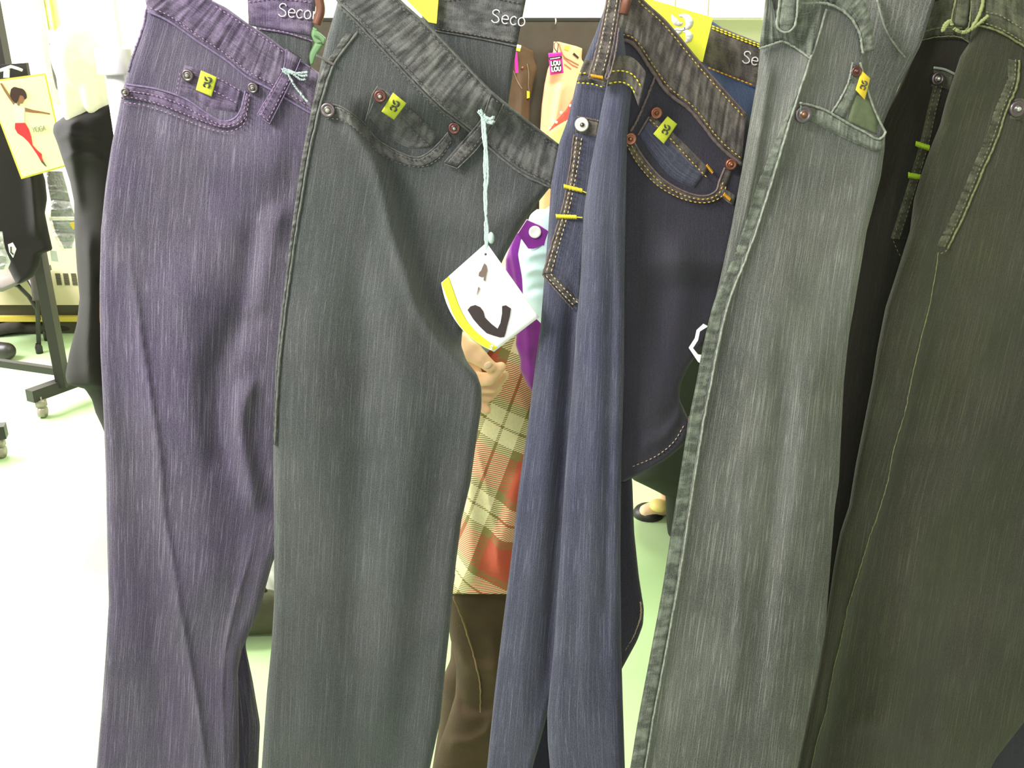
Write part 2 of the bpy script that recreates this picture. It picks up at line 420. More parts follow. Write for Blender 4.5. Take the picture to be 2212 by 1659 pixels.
D['4'] = denim('denim_sage_grey', (54, 54, 53), (148, 150, 143), (220, 225, 240), .58, .45, .3, 8)
D['4w'] = denim('denim_sage_washed', (48, 50, 46), (148, 154, 142), (205, 230, 205), .24, 1.0, .3, 9)
D['5'] = denim('denim_olive_black', (38, 37, 31), (94, 93, 76), (220, 235, 185), .42, .35, .5, 10)
D['5d'] = denim('denim_olive_dark', (28, 26, 24), (70, 68, 56), (235, 215, 190), .34, .3, .5, 11)
D['5w'] = denim('denim_olive_washed', (42, 43, 35), (118, 120, 98), (220, 235, 175), .24, .9, .5, 12)
M = {}
M['th_mauve'] = plain('thread_mauve', (160, 130, 165), .8); M['th_grey'] = plain('thread_grey', (104, 98, 96), .8)
M['th_gold'] = plain('thread_gold', (196, 164, 84), .7); M['th_tan'] = plain('thread_tan', (196, 176, 150), .7)
M['th_yellow'] = plain('thread_yellow', (238, 220, 60), .6); M['th_orange'] = plain('thread_orange', (224, 160, 40), .6)
M['th_olive'] = plain('thread_olive', (124, 118, 84), .8); M['th_pale'] = plain('thread_pale', (150, 160, 146), .8); M['th_white'] = plain('thread_white', (225, 222, 225), .7)
M['th_lime'] = plain('thread_lime', (190, 225, 50), .6)
M['edge1'] = plain('worn_edge_mauve', (132, 116, 150), .9, noise=.6, nscale=300); M['edge2'] = plain('worn_edge_grey', (110, 112, 108), .9, noise=.7, nscale=300)
M['edge3'] = plain('worn_edge_brown', (122, 106, 104), .9, noise=.6, nscale=300); M['edge4'] = plain('worn_edge_sage', (150, 156, 144), .9, noise=.7, nscale=300)
M['edge5'] = plain('worn_edge_olive', (126, 130, 90), .9, noise=.7, nscale=300)
M['pewter'] = plain('pewter', (120, 110, 112), .35, .85, .2, 400); M['copper'] = plain('copper', (150, 100, 78), .4, .7, .2, 400)
M['dcopper'] = plain('dark_copper', (105, 70, 66), .4, .7, .2, 400); M['silver'] = plain('silver', (238, 232, 222), .35, .3, .1, 400)
M['pin'] = plain('steel_pin', (225, 225, 220), .18, .9)
M['label'] = plain('label_lime', (214, 222, 70), .65, noise=.12, nscale=900); M['label_gold'] = plain('label_gold', (226, 196, 52), .65, noise=.12, nscale=900)
M['ink'] = plain('label_ink', (72, 72, 62), .7); M['white_ink'] = plain('white_print', (255, 255, 250), .5)
M['card_y'] = plain('card_yellow', (250, 250, 70), .4); M['card_w'] = plain('card_white', (250, 250, 252), .35); M['photo_black'] = plain('print_black', (62, 50, 52), .5, noise=.3, nscale=200)
M['string'] = plain('string_mint', (190, 212, 208), .8, noise=.3, nscale=600, bump=.5, bscale=1500); M['ribbon'] = plain('green_ribbon', (112, 150, 104), .6, noise=.3, nscale=90)
M['leather'] = plain('brown_leather', (120, 76, 62), .4, noise=.4)
M['lining'] = denim('blue_inner_denim', (64, 78, 110), (120, 132, 165), (220, 220, 255), .2, .2, .2, 14)

# ================================================================== SETTING
def boxobj(name, lo, hi, mat, parent=None):
    mb = MB(); lo = Vector(lo); hi = Vector(hi); mb.box((lo + hi) / 2, hi - lo); return mb.build(name, mat, parent, False)
YW = 4.78
def floor_mat():
    m, nt, b = newmat('green_vinyl_floor'); N = nt.nodes; K = nt.links
    tc = N.new('ShaderNodeTexCoord'); n = N.new('ShaderNodeTexNoise'); n.inputs['Scale'].default_value = 1.6; n.inputs['Detail'].default_value = 6
    K.new(tc.outputs['Object'], n.inputs['Vector'])
    r = N.new('ShaderNodeValToRGB'); r.color_ramp.elements[0].position = .35; r.color_ramp.elements[0].color = sr((158, 184, 140)); r.color_ramp.elements[1].position = .7; r.color_ramp.elements[1].color = sr((178, 200, 158))
    K.new(n.outputs['Fac'], r.inputs[0]); K.new(r.outputs[0], b.inputs['Base Color']); b.inputs['Roughness'].default_value = .42
    return m
M['floor'] = floor_mat()
M['wall'] = plain('cream_wall', (238, 234, 212), .8, noise=.06, nscale=4); M['ceil'] = plain('ceiling_white', (235, 235, 225), .9)
struct(boxobj('floor', (-4.2, -1.2, -.1), (4.2, YW + .2, 0), M['floor']))
struct(boxobj('ceiling', (-4.2, -1.2, 2.9), (4.2, YW + .2, 3.0), M['ceil']))
# back wall with a window opening at the far left
wx0, wx1, wz0, wz1 = -3.9, -2.42, 1.0, 2.4
mb = MB()
def bx(mb_, lo, hi): mb_.box([(a + b) / 2 for a, b in zip(lo, hi)], [b - a for a, b in zip(lo, hi)])
bx(mb, (-4.2, YW, 0), (wx0, YW + .15, 2.9)); bx(mb, (wx1, YW, 0), (4.2, YW + .15, 2.9)); bx(mb, (wx0, YW, 0), (wx1, YW + .15, wz0)); bx(mb, (wx0, YW, wz1), (wx1, YW + .15, 2.9))
struct(mb.build('wall_back', M['wall'], None, False))
struct(boxobj('wall_left', (-4.2, -1.2, 0), (-4.05, YW, 2.9), M['wall'])); struct(boxobj('wall_right', (4.05, -1.2, 0), (4.2, YW, 2.9), M['wall']))
win = bpy.data.objects.new('window_1', None); COL.objects.link(win); win.location = ((wx0 + wx1) / 2, YW, wz0); struct(win)
M['sky'] = plain('daylight', (250, 252, 255), 1, emit=((245, 250, 255), 2.5)); M['wframe'] = plain('window_frame_white', (240, 240, 235), .5)
boxobj('daylight_pane', (wx0, YW + .10, wz0), (wx1, YW + .12, wz1), M['sky'], win)
mb = MB()
for a, b in (((wx0, wz0), (wx1, wz0 + .05)), ((wx0, wz1 - .05), (wx1, wz1)), ((wx0, wz0), (wx0 + .05, wz1)), ((wx1 - .05, wz0), (wx1, wz1)), (((wx0 + wx1) / 2 - .02, wz0), ((wx0 + wx1) / 2 + .02, wz1))):
    bx(mb, (a[0], YW + .02, a[1]), (b[0], YW + .10, b[1]))
mb.build('window_frame', M['wframe'], win, False)
# yellow-green upright trim on the wall
M['ytrim'] = plain('yellow_trim', (226, 226, 120), .6, noise=.3, nscale=30)
a0 = up(74, 0, YW - .03); a1 = up(106, 0, YW - .03); mb = MB()
for i in range(3):
    x = a0[0] + (a1[0] - a0[0]) * (i + .5) / 3; bx(mb, (x - .011, YW - .03 - .006 * (i % 2), 1.12), (x + .011, YW, 2.9))
struct(mb.build('trim_1', M['ytrim'], None, False))
struct(boxobj('baseboard_back', (-4.05, YW - .012, 0), (4.05, YW, .10), plain('baseboard_tan', (196, 178, 110), .6)))
# cupboard doors on the back wall, upper centre
M['cup'] = plain('cupboard_cream', (246, 243, 220), .55)
g = thing('wall_cupboard', (1.0, YW - .3, 1.5), 'pale cream cupboard with flat doors above the dark partition', 'cupboard')
boxobj('carcass', (.40, YW - .34, 1.50), (2.6, YW - .001, 2.5), M['cup'], g)
xs = [.41] + [float(up(x, 20, YW - .36)[0]) for x in (1458, 1530, 1652)] + [1.9, 2.59]
for a, b in zip(xs[:-1], xs[1:]): boxobj('cupboard_door', (a + .003, YW - .362, 1.51), (b - .003, YW - .3405, 2.49), M['cup'], g)

# convector heater under the window
M['heater'] = plain('heater_cream', (190, 176, 146), .55, noise=.12, nscale=8); M['slot'] = plain('slot_dark', (70, 66, 52), .8); M['black'] = plain('black_metal', (34, 29, 29), .45, noise=.15)
g = thing('wall_heater', (-2.6, YW - .2, 0), 'cream steel convector heater with a slotted grille along the back wall', 'heater')
Yh = 4.62; t = up(100, 470, Yh); boxobj('casing', (-3.9, Yh, .16), (-1.9, YW - .013, .62), M['heater'], g)
boxobj('plinth', (-3.9, Yh + .03, 0), (-1.9, YW - .013, .157), M['slot'], g)
for k in range(3):
    x0 = 119 + 17 * k; a = up(x0, 590, Yh); b = up(x0 + 15, 616, Yh); mb = MB()
    n = 7
    for i in range(n):
        z = a[2] + (b[2] - a[2]) * (i + .5) / n; bx(mb, (a[0], Yh - .003, z - .0035), (b[0], Yh + .001, z + .0035))
    mb.build('grille', M['slot'], g, False)
boxobj('kick_rail', (-3.9, Yh - .01, .075), (-1.9, Yh + .02, .10), plain('rail_yellow', (190, 168, 70), .6), g)

# ================================================================== JEANS RACK (near): rail above the frame, upright at left
M['chrome'] = plain('white_enamel_tube', (226, 222, 228), .22, .25); M['hook'] = plain('hook_steel', (150, 150, 150), .3, .9)
g = thing('clothes_rack', (-.45, 1.08, 0), 'white tubular clothes rack whose upright has a wide collar, left of the jeans', 'rack')
pa = up(238, 60, 1.08); mb = MB(); mb.tube([(pa[0], 1.08, 0.03), (pa[0], 1.08, 1.86)], .0125, 20); mb.build('upright', M['chrome'], g)
ca_ = up(243, 102, 1.08)[2]; cb_ = up(243, 160, 1.08)[2]; mb = MB()
mb.lathe((pa[0], 1.08, cb_), (0, 0, 1), [(.0126, 0), (.019, 0), (.0195, .002), (.0195, ca_ - cb_ - .002), (.018, ca_ - cb_), (.0126, ca_ - cb_)], 24); mb.build('collar', M['chrome'], g)
mb = MB(); mb.tube([(pa[0], 1.08, 1.86), (1.0, 1.08, 1.86)], .0125, 16); mb.build('hanging_rail', M['chrome'], g)
mb = MB(); mb.tube([(1.0, 1.08, 0.03), (1.0, 1.08, 1.87)], .0125, 16); mb.build('upright', M['chrome'], g)
for x in (pa[0], 1.0):
    mb = MB(); mb.tube([(x, .86, .045), (x, 1.3, .045)], .015, 12)
    for yy in (.88, 1.28): mb.ball((x, yy, .025), (.012, .025, .025))
    mb.build('foot', M['chrome'], g)

def jeans(label, x, zb, Y, hx, grp='jeans hanging side by side on the rack'):
    g = thing('jeans', (x, Y, zb), label, 'jeans', grp)
    return g
def hanger(px, Y, top, label):
    p = v3(px, top, Y); mb = MB()
    pts = [p, p + Vector((0, 0, .04)), Vector((p.x, Y + .02, 1.80)), Vector((p.x, 1.08 - .018, 1.862)), Vector((p.x, 1.08, 1.880)), Vector((p.x, 1.08 + .018, 1.862)), Vector((p.x, 1.08 + .018, 1.845))]
    mb.tube(pts, .0018, 8); o = mb.build('hanger_hook', M['hook']); tag(o, label, 'hanger', 'hooks above the jeans'); return o
BOT = 2080
# ------------------------------------------------------------------ JEANS 1
J1 = jeans('violet-blue jeans furthest left on the rack, half hidden by the grey pair', -.33, .55, .95, 0)
S1 = Surf(.915, .11, 430, [
    ('v', [(270, 500), (287, 600), (308, 753), (326, 862), (345, 988), (355, 1120), (375, 1218), (389, 1319), (409, 1420), (429, 1538), (446, 1659), (470, 1800)], 9, .0065, 'cusp'),
    ('v', [(240, 560), (262, 800), (290, 1000), (330, 1250), (350, 1500), (380, 1800)], 42, -.006),
    ('v', [(420, 500), (400, 700), (420, 900), (440, 1150), (450, 1400)], 60, .010),
    ('v', [(560, 420), (545, 640), (470, 790), (462, 900), (480, 1000), (500, 1080)], 38, -.010),
    ('v', [(545, 800), (520, 900), (522, 960), (540, 1040), (556, 1120)], 20, .012),
    ('v', [(600, 430), (575, 560), (545, 700)], 26, .009),
    ('v', [(560, 1110), (540, 1200), (510, 1300), (486, 1403), (480, 1480), (486, 1659), (490, 1800)], 7, .003, 'cusp'),
    ('h', [(320, 250), (420, 330), (520, 360), (640, 350)], 60, .006),
], vs=.012)
L1 = [(325, -60), (320, -10), (312, 40), (300, 80), (288, 115), (277, 150), (264, 200), (252, 260), (240, 320), (228, 400), (218, 500), (215, 620), (217, 760), (224, 900), (229, 1050), (232, 1200), (235, 1300), (229, 1400), (219, 1540), (210, 1640), (195, 1800), (170, BOT)]
R1 = [(372, -60), (458, 0), (536, 51), (582, 81), (621, 111), (672, 145), (694, 165), (702, 220), (700, 300), (670, 500), (650, 700), (625, 1000), (608, 1170), (588, 1218), (560, 1320), (522, 1405), (514, 1450), (515, 1520), (517, 1659), (520, BOT)]
panel('front_panel', L1, R1, -60, BOT, S1, D['1'], J1, GR=[(690, -60), (690, 400), (640, 1000), (600, 1200), (560, 1400), (540, BOT)], nx=110, ny=320, thick=.03, r=.010, e=22)
SB1 = Surf(.985, .03, 560, [('v', [(540, 1300), (535, 1500), (530, 1800)], 14, .006)])
panel('back_leg', [(450, 1180), (450, BOT)], [(560, 1180), (540, 1330), (530, 1395), (546, 1470), (562, 1565), (558, 1659), (552, BOT)], 1180, BOT, SB1, D['1'], J1, nx=30, ny=90, thick=.015, r=.007, e=14)
SBP1 = Surf(1.0, .05, 600)
panel('back_panel', [(520, -60), (548, 10), (560, 120), (600, 320)], [(690, -60), (682, 10), (676, 90), (668, 170), (640, 320)], -60, 320, SBP1, D['2'], J1, nx=24, ny=50, thick=.012, r=.005, e=8)
ribbon('back_waistband', [(534, -60), (535, 0), (537, 55)], [(690, -60), (682, 0), (676, 82)], SBP1, .003, D['1w'], J1, n=20, m=30, puck=.0007)
letters('Secon', (600, 34), 27, .10, SBP1, .0045, .0006, M['th_white'], J1)
stitch([[(537, 4), (600, -2), (680, 6)], [(540, 62), (600, 66), (672, 86)]], SBP1, .004, M['th_mauve'], J1)
cord([[(560, 62), (620, 72), (676, 89)]], SBP1, .001, 0.00087, M['edge1'], J1)
ribbon('waistband', [(372, -60), (458, 0), (491, 18), (536, 51), (582, 81), (621, 111), (672, 145), (698, 163)], [(312, -14), (322, 23), (365, 42), (431, 87), (491, 127), (536, 163), (582, 187), (663, 235), (702, 256)], S1, .003, D['1w'], J1, n=120, m=16, puck=.0013)
cord([[(318, 24), (365, 46), (431, 92), (491, 132), (536, 168), (582, 192), (663, 240), (690, 254)]], S1, .0015, 0.00112, M['edge1'], J1)
cord([[(458, 2), (536, 53), (582, 83), (621, 113), (672, 147)]], S1, .0025, 0.00074, M['edge1'], J1, name='folded_edge')
cord([[(316, 20), (309, 60), (297, 92), (284, 130), (277, 155)]], S1, -.004, 0.00099, M['edge1'], J1, name='side_seam', wob=.6)
stitch([[(325, 17), (365, 34), (431, 79), (491, 119), (536, 154), (582, 179), (663, 226)], [(466, 14), (536, 60), (582, 90), (617, 116)]], S1, .0045, M['th_mauve'], J1)
PO1 = [(272, 182), (341, 193), (401, 214), (446, 244), (479, 262), (506, 256), (521, 235), (530, 196)]; PL1 = [(262, 213), (310, 220), (371, 240), (431, 264), (476, 278), (506, 276), (530, 258), (540, 205)]
ribbon('pocket_facing', PO1, PL1, S1, .0026, D['1w'], J1, n=90, m=10, puck=.0009)
cord([PO1], S1, .0016, 0.00105, M['edge1'], J1, name='pocket_edge')
stitch([[(a[0] * .6 + b[0] * .4, a[1] * .6 + b[1] * .4 + 1) for a, b in zip(PO1, PL1)], [(a[0], a[1] - 5) for a in PL1], [(259, 221), (310, 227), (371, 247), (431, 271), (476, 284), (506, 281), (529, 265), (534, 241)]], S1, .0034, M['th_mauve'], J1)
ribbon('coin_pocket', [(398, 139), (440, 152), (480, 172), (522, 194)], [(382, 205), (410, 212), (452, 236), (512, 244)], S1, .0018, D['1w'], J1, n=40, m=14, puck=.0004)
ribbon('coin_pocket_hem', [(398, 139), (440, 152), (480, 172), (522, 194)], [(392, 158), (436, 174), (476, 194), (518, 218)], S1, .0030, D['1w'], J1, n=40, m=8, puck=.0006)
stitch([[(470, 168), (522, 198)], [(462, 196), (516, 225)], [(389, 158), (380, 208)]], S1, .0042, M['th_mauve'], J1)
ribbon('belt_loop', [(618, 104), (612, 148), (590, 188), (555, 247)], [(652, 125), (633, 165), (612, 208), (583, 269)], S1, .0065, D['1w'], J1, n=40, m=8, puck=.0004, back=-.0005)
cord([[(618, 106), (612, 150), (590, 190), (556, 247)], [(650, 127), (633, 167), (612, 210), (583, 267)], [(556, 248), (583, 268)]], S1, .0055, 0.00056, M['edge1'], J1, name='loop_edge')
stitch([[(608, 158), (563, 244)], [(626, 170), (578, 262)], [(560, 246), (582, 262)]], S1, .0078, M['th_mauve'], J1)
for x, y, r_ in ((405, 163, 13), (271, 199, 9), (546, 190, 12)): rivet(x, y, S1, .003, M['pewter'], J1, r_, core=M['pin'])
lb = quadpatch('label', [(434, 152), (469, 167), (457, 209), (423, 194)], S1, .0045, M['label'], J1, .0012)
swirl((447, 178), 18, .25, S1, .0062, M['ink'], lb)
# green-white string knot tied round the loop
cord([[(612, 150), (622, 155), (640, 158), (664, 156)], [(616, 151), (636, 162), (650, 172), (660, 171)], [(614, 150), (630, 154), (652, 164), (664, 163)], [(622, 160), (640, 190), (664, 220)], [(612, 148), (619, 152), (624, 160), (614, 156), (610, 148)]], S1, .009, .0011, M['string'], J1, name='tie_string', wob=.5)
# green ribbon behind
SRB = Surf(.985)
rb = thing('ribbon_loop', tuple(v3(685, 100, .985)), 'green ribbon looped between the violet and the grey jeans', 'ribbon')
ribbon('ribbon_band', [(676, 62), (690, 70), (704, 82)], [(676, 80), (690, 84), (700, 96)], SRB, .003, M['ribbon'], rb, n=20, m=8)
ribbon('ribbon_band', [(676, 58), (672, 76), (680, 96)], [(688, 62), (684, 80), (700, 92)], SRB.plus(.004), .003, M['ribbon'], rb, n=20, m=8)
ribbon('ribbon_tail', [(680, 92), (668, 118), (670, 142)], [(700, 96), (684, 122), (676, 140)], SRB, .003, M['ribbon'], rb, n=20, m=8)
o = cord([[(680, -50), (690, 0), (692, 25), (684, 52)]], Surf(.962), 0, .0045, M['leather'], None, name='leather_loop'); tag(o, 'brown leather loop hanging beside the lettering of the leftmost jeans', 'strap')

# ------------------------------------------------------------------ JEANS 2
J2 = jeans('grey jeans with the white photo tag, second from the left on the rack', -.1, .55, .85, 0)
ST2 = [(760, 200), (775, 270), (800, 310), (827, 346), (845, 407), (863, 500), (900, 605), (915, 656), (936, 695), (969, 740), (1002, 780), (1032, 807), (1042, 840)]
S2 = Surf(.850, .10, 800, [
    ('v', ST2, 6, .028, 'step'), ('v', [(p[0] - 20, p[1]) for p in ST2], 18, .004),
    ('v', [(700, 420), (690, 700), (680, 1000), (690, 1400), (700, 1800)], 70, .008),
    ('v', [(820, 500), (860, 700), (880, 1000), (850, 1300), (820, 1700)], 60, .010),
    ('v', [(770, 500), (790, 800), (780, 1100), (760, 1500)], 34, -.004),
    ('v', [(960, 900), (940, 1050), (900, 1300), (860, 1659), (850, 1900)], 40, -.005),
    ('h', [(880, 420), (960, 470), (1050, 500), (1160, 420)], 40, .004),
], vs=.008)
L2 = [(742, -60), (730, 0), (722, 30), (707, 80), (697, 120), (680, 200), (668, 290), (652, 370), (636, 470), (620, 580), (606, 680), (596, 780), (591, 900), (590, 1000), (592, 1150), (592, 1300), (586, 1400), (576, 1500), (565, 1659), (545, BOT)]
R2 = [(805, -60), (866, 0), (941, 69), (1062, 196), (1130, 252), (1209, 312), (1206, 350), (1196, 395), (1160, 440), (1123, 493), (1093, 548), (1060, 620), (1020, 680), (999, 713), (996, 746), (1008, 780), (1030, 807), (1040, 837), (1040, 880), (1026, 972), (1016, 1045), (997, 1123), (985, 1216), (975, 1313), (970, 1372), (963, 1435), (951, 1557), (929, 1659), (860, BOT)]
panel('front_panel', L2, R2, -60, BOT, S2, D['2'], J2, GL=[(720, -60), (600, 700), (590, 1300), (560, BOT)], GR=[(1180, -60), (1060, 700), (990, 1200), (900, BOT)], nx=150, ny=360, thick=.034, r=.010, e=20, win=8)
SBP2 = Surf(.945, .04, 1050)
panel('back_panel', [(900, -60), (920, 100), (990, 250), (1060, 330)], [(1146, -60), (1134, 0), (1116, 90), (1106, 150), (1097, 240), (1110, 330)], -60, 330, SBP2, D['2'], J2, nx=30, ny=60, thick=.012, r=.005, e=8, win=5)
ribbon('back_waistband', [(940, -60), (938, 0), (936, 64)], [(1148, -60), (1136, 0), (1117, 97)], SBP2, .003, D['2w'], J2, n=30, m=34, puck=.0008)
letters('Seco', (1060, 47), 27, .13, SBP2, .0046, .0006, M['th_white'], J2, adv=1.04)
stitch([[(948, 4), (1040, -6), (1130, 8)], [(945, 62), (1040, 78), (1112, 92)]], SBP2, .004, M['th_grey'], J2)
cord([[(940, 66), (1040, 84), (1116, 100)]], SBP2, .001, 0.00093, M['edge2'], J2); cord([[(1132, 12), (1116, 92), (1108, 150), (1098, 212)]], SBP2, -.004, 0.00068, M['edge2'], J2, name='back_edge')
cd = tag(decal('price_card', [(850, -40), (950, -40), (943, 51), (926, 48), (850, -30)], Surf(.93), 0, .0008, M['card_y'], None), 'plain yellow card tucked behind the waistband of the grey jeans', 'card', 'yellow cards in waistbands')
WA2 = [(805, -60), (866, 0), (941, 69), (1062, 196), (1130, 252), (1209, 312)]; WB2 = [(716, -20), (730, 6), (776, 51), (851, 130), (941, 223), (1002, 271), (1053, 313), (1122, 368), (1192, 403)]
ribbon('waistband', WA2, WB2, S2, .0035, D['2w'], J2, n=150, m=18, puck=.0013)
cord([[(a[0] - 2, a[1] + 3) for a in WA2]], S2, .003, 0.00087, M['edge2'], J2, name='folded_edge'); cord([[(a[0], a[1] + 4) for a in WB2[1:]]], S2, .001, 0.00124, M['edge2'], J2, wob=.4)
stitch([[(a[0] - 6, a[1] + 10) for a in WA2], [(a[0] + 5, a[1] - 7) for a in WB2[1:]], [(735, 18), (776, 62), (851, 141), (941, 233), (1000, 281)]], S2, .0052, M['th_grey'], J2, wpx=1.1)
SS2 = [(772, 68), (739, 114), (720, 142), (700, 199), (685, 256), (668, 331), (650, 437), (634, 540), (618, 660), (606, 760), (598, 860), (594, 960)]
cord([SS2], S2, .0008, 0.00112, M['edge2'], J2, name='side_seam', wob=.5)
ribbon('seam_allowance', [(a[0] - max(5, 26 - i * 2.2), a[1] + 2) for i, a in enumerate(SS2)], [(a[0] - 3, a[1]) for a in SS2], S2, .0006, D['2w'], J2, n=200, m=9, puck=.0011, pf=1.5)
cord([[(683, 120), (700, 128), (722, 140)]], S2, .002, .0013, M['th_grey'], J2, name='yoke_seam')
PO2 = [(712, 224), (735, 230), (754, 241), (785, 265), (809, 295), (833, 313), (875, 334), (902, 340), (923, 331), (944, 313), (968, 286)]; PL2 = [(706, 256), (732, 258), (754, 268), (788, 296), (815, 328), (846, 346), (872, 356), (902, 361), (929, 355), (955, 336), (978, 300)]
S2p = S2.plus(0)
ribbon('pocket_facing', PO2, PL2, S2, .0028, D['2w'], J2, n=120, m=10, puck=.0010)
cord([PO2], S2, .0018, 0.00081, M['edge2'], J2, name='pocket_edge'); stitch([[(a[0], a[1] + 6) for a in PO2], PL2], S2, .0038, M['th_grey'], J2, wpx=1.1)
ribbon('coin_pocket', [(818, 185), (860, 215), (905, 250), (946, 290)], [(792, 250), (830, 290), (880, 320), (925, 318)], S2, .0020, D['2w'], J2, n=40, m=16, puck=.0004)
ribbon('coin_pocket_hem', [(818, 185), (860, 215), (905, 250), (946, 290)], [(806, 206), (848, 240), (890, 278), (930, 318)], S2, .0034, D['2w'], J2, n=50, m=8, puck=.0007)
stitch([[(868, 226), (905, 256), (940, 294)], [(856, 250), (892, 284), (928, 316)]], S2, .0046, M['th_grey'], J2); cord([[(816, 186), (804, 206), (797, 235), (789, 262)]], S2, .0025, 0.00062, M['edge2'], J2, name='coin_pocket_edge')
ribbon('belt_loop', [(1059, 206), (1040, 256), (1000, 304), (959, 352)], [(1088, 224), (1062, 275), (1030, 322), (990, 364)], S2, .007, D['2w'], J2, n=40, m=8, puck=.0005, back=-.0005)
cord([[(1059, 207), (1040, 257), (1000, 305), (960, 351)], [(1088, 225), (1062, 276), (1030, 322), (989, 363)], [(960, 354), (988, 364)]], S2, .0058, 0.00056, M['edge2'], J2, name='loop_edge'); stitch([[(1046, 262), (1008, 308), (968, 352)], [(1056, 270), (1024, 318), (984, 358)], [(1063, 213), (1086, 226)]], S2, .0085, M['th_grey'], J2)
rivet(708, 238, S2, .003, M['pewter'], J2, 15, core=M['pin']); rivet(821, 208, S2, .004, M['dcopper'], J2, 13, core=M['pin']); rivet(981, 277, S2, .004, M['dcopper'], J2, 13, core=M['pin'])
lb = quadpatch('label', [(849, 200), (878, 223), (851, 259), (824, 241)], S2, .0055, M['label'], J2, .0012)
swirl((852, 229), 18, .45, S2, .0073, M['ink'], lb)
# hang tag
ht = thing('hang_tag', tuple(v3(1060, 640, .80)), 'white hang tag with yellow lower edge, on a mint string before the grey jeans', 'tag')
ST = Surf(.815, .02, 1050)
cord([[(1042, 244), (1048, 300), (1046, 360), (1051, 430), (1048, 500), (1050, 548)], [(1046, 246), (1050, 300), (1054, 380), (1047, 440), (1054, 500), (1050, 548)], [(1041, 250), (1043, 290), (1050, 350), (1046, 420), (1051, 490), (1049, 546)]], ST, .001, .0011, M['string'], ht, name='string', wob=.35)
cord([[(1033, 240), (1040, 248), (1052, 256), (1066, 264)], [(1037, 238), (1046, 252), (1060, 258), (1066, 252)], [(1036, 243), (1052, 262), (1064, 266)]], ST, .001, .0016, M['string'], ht, name='string_knot', wob=.5)
mb = MB(); mb.ball(v3(1061, 514, .812), (.0028, .0028, .0052)); mb.build('string_end', M['string'], ht)
card = quadpatch('card', [(1051, 524), (1165, 685), (1067, 760), (953, 611)], ST, .001, M['card_w'], ht, .004, .0008, 20, (-20, 16))
def STc(px, py):  # depth of the bent card
    a = np.array([1051., 524.]); b = np.array([1165., 685.]); d = b - a; L = np.dot(d, d)
    u = ((np.asarray(px) - a[0]) * d[0] + (np.asarray(py) - a[1]) * d[1]) / L; u = np.clip(u, 0, 1)
    return ST(px, py) - .001 - .004 * 4 * u * (1 - u)
z7 = lambda P: [(900 + x * .3014, 400 + y * .3014) for x, y in P]
ribbon('yellow_band', z7([(178, 705), (215, 800), (260, 920), (310, 1010), (380, 1090), (460, 1150), (550, 1192)]), z7([(228, 652), (262, 745), (300, 850), (350, 950), (420, 1035), (500, 1100), (588, 1162)]), STc, .0006, plain('band_yellow', (246, 238, 60), .4), card, n=40, m=8, back=0)
decal('printed_trousers', z7([(365, 895), (385, 870), (420, 860), (455, 875), (478, 905), (490, 950), (535, 995), (580, 1030), (600, 990), (612, 920), (612, 868), (640, 862), (676, 885), (668, 940), (652, 1000), (638, 1060), (628, 1088), (600, 1092), (550, 1078), (500, 1060), (450, 1012), (405, 960)]), STc, .0010, .0008, M['photo_black'], card)
decal('printed_hair', z7([(485, 560), (500, 575), (507, 610), (498, 650), (492, 690), (478, 680), (486, 655), (465, 660), (442, 650), (448, 625), (462, 612), (470, 590)]), STc, .0010, .0008, plain('print_brown', (110, 92, 84), .6), card)
decal('printed_arm', z7([(440, 728), (455, 740), (440, 770), (428, 792), (436, 760)]), STc, .0010, .0008, plain('print_skin', (130, 105, 95), .6), card)
letters('S', (1056, 753), 9, .5, STc, .0016, .0006, M['white_ink'], card, 'tag_print')
mb = MB(); mb.lathe(v3(1049, 549, .8085), (0, -1, 0), [(0, .0), (.0011, .0), (.0011, .0004), (0, .0004)], 12); mb.build('punched_hole', M['ink'], card)

# ------------------------------------------------------------------ JEANS 3
J3 = jeans('indigo jeans with yellow stitching, centre of the rack', .1, .55, .83, 0)
SA3 = Surf(.840, .06, 1200, [('v', [(1190, 560), (1190, 800), (1170, 1100), (1130, 1400), (1110, 1700)], 30, .006), ('v', [(1245, 560), (1230, 760), (1215, 1000), (1195, 1300), (1180, 1560)], 16, -.008)], vs=.004)
LA3 = [(1322, -60), (1305, 20), (1285, 75), (1262, 130), (1247, 170), (1240, 200), (1225, 262), (1208, 307), (1190, 400), (1184, 500), (1176, 596), (1168, 700), (1155, 800), (1140, 920), (1120, 1060), (1105, 1200), (1086, 1350), (1068, 1500), (1052, 1659), (1010, BOT)]
RA3 = [(1345, -60), (1350, 100), (1330, 300), (1300, 600), (1280, 900), (1250, 1200), (1210, 1450), (1186, 1530), (1170, 1590), (1150, 1659), (1120, BOT)]
panel('side_panel', LA3, RA3, -60, BOT, SA3, D['3'], J3, nx=60, ny=280, thick=.025, r=.008, e=14, GL=[(1260, -60), (1170, 700), (1050, 1659), (1010, BOT)], GR=[(1370, -60), (1300, 600), (1220, 1400), (1200, BOT)])
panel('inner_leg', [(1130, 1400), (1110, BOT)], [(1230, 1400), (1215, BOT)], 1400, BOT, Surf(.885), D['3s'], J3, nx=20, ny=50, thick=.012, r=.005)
SC3 = Surf(.812, .05, 1300, [('v', [(1300, 300), (1290, 700), (1280, 1100), (1260, 1600)], 22, .004), ('v', [(1325, 500), (1318, 900), (1310, 1400)], 12, -.003)], vs=.004)
LC3 = [(1320, 60), (1314, 150), (1309, 190), (1298, 240), (1289, 290), (1272, 380), (1261, 452), (1254, 600), (1245, 700), (1235, 850), (1222, 1000), (1210, 1200), (1196, 1400), (1182, 1540), (1183, 1600), (1188, 1659), (1200, BOT)]
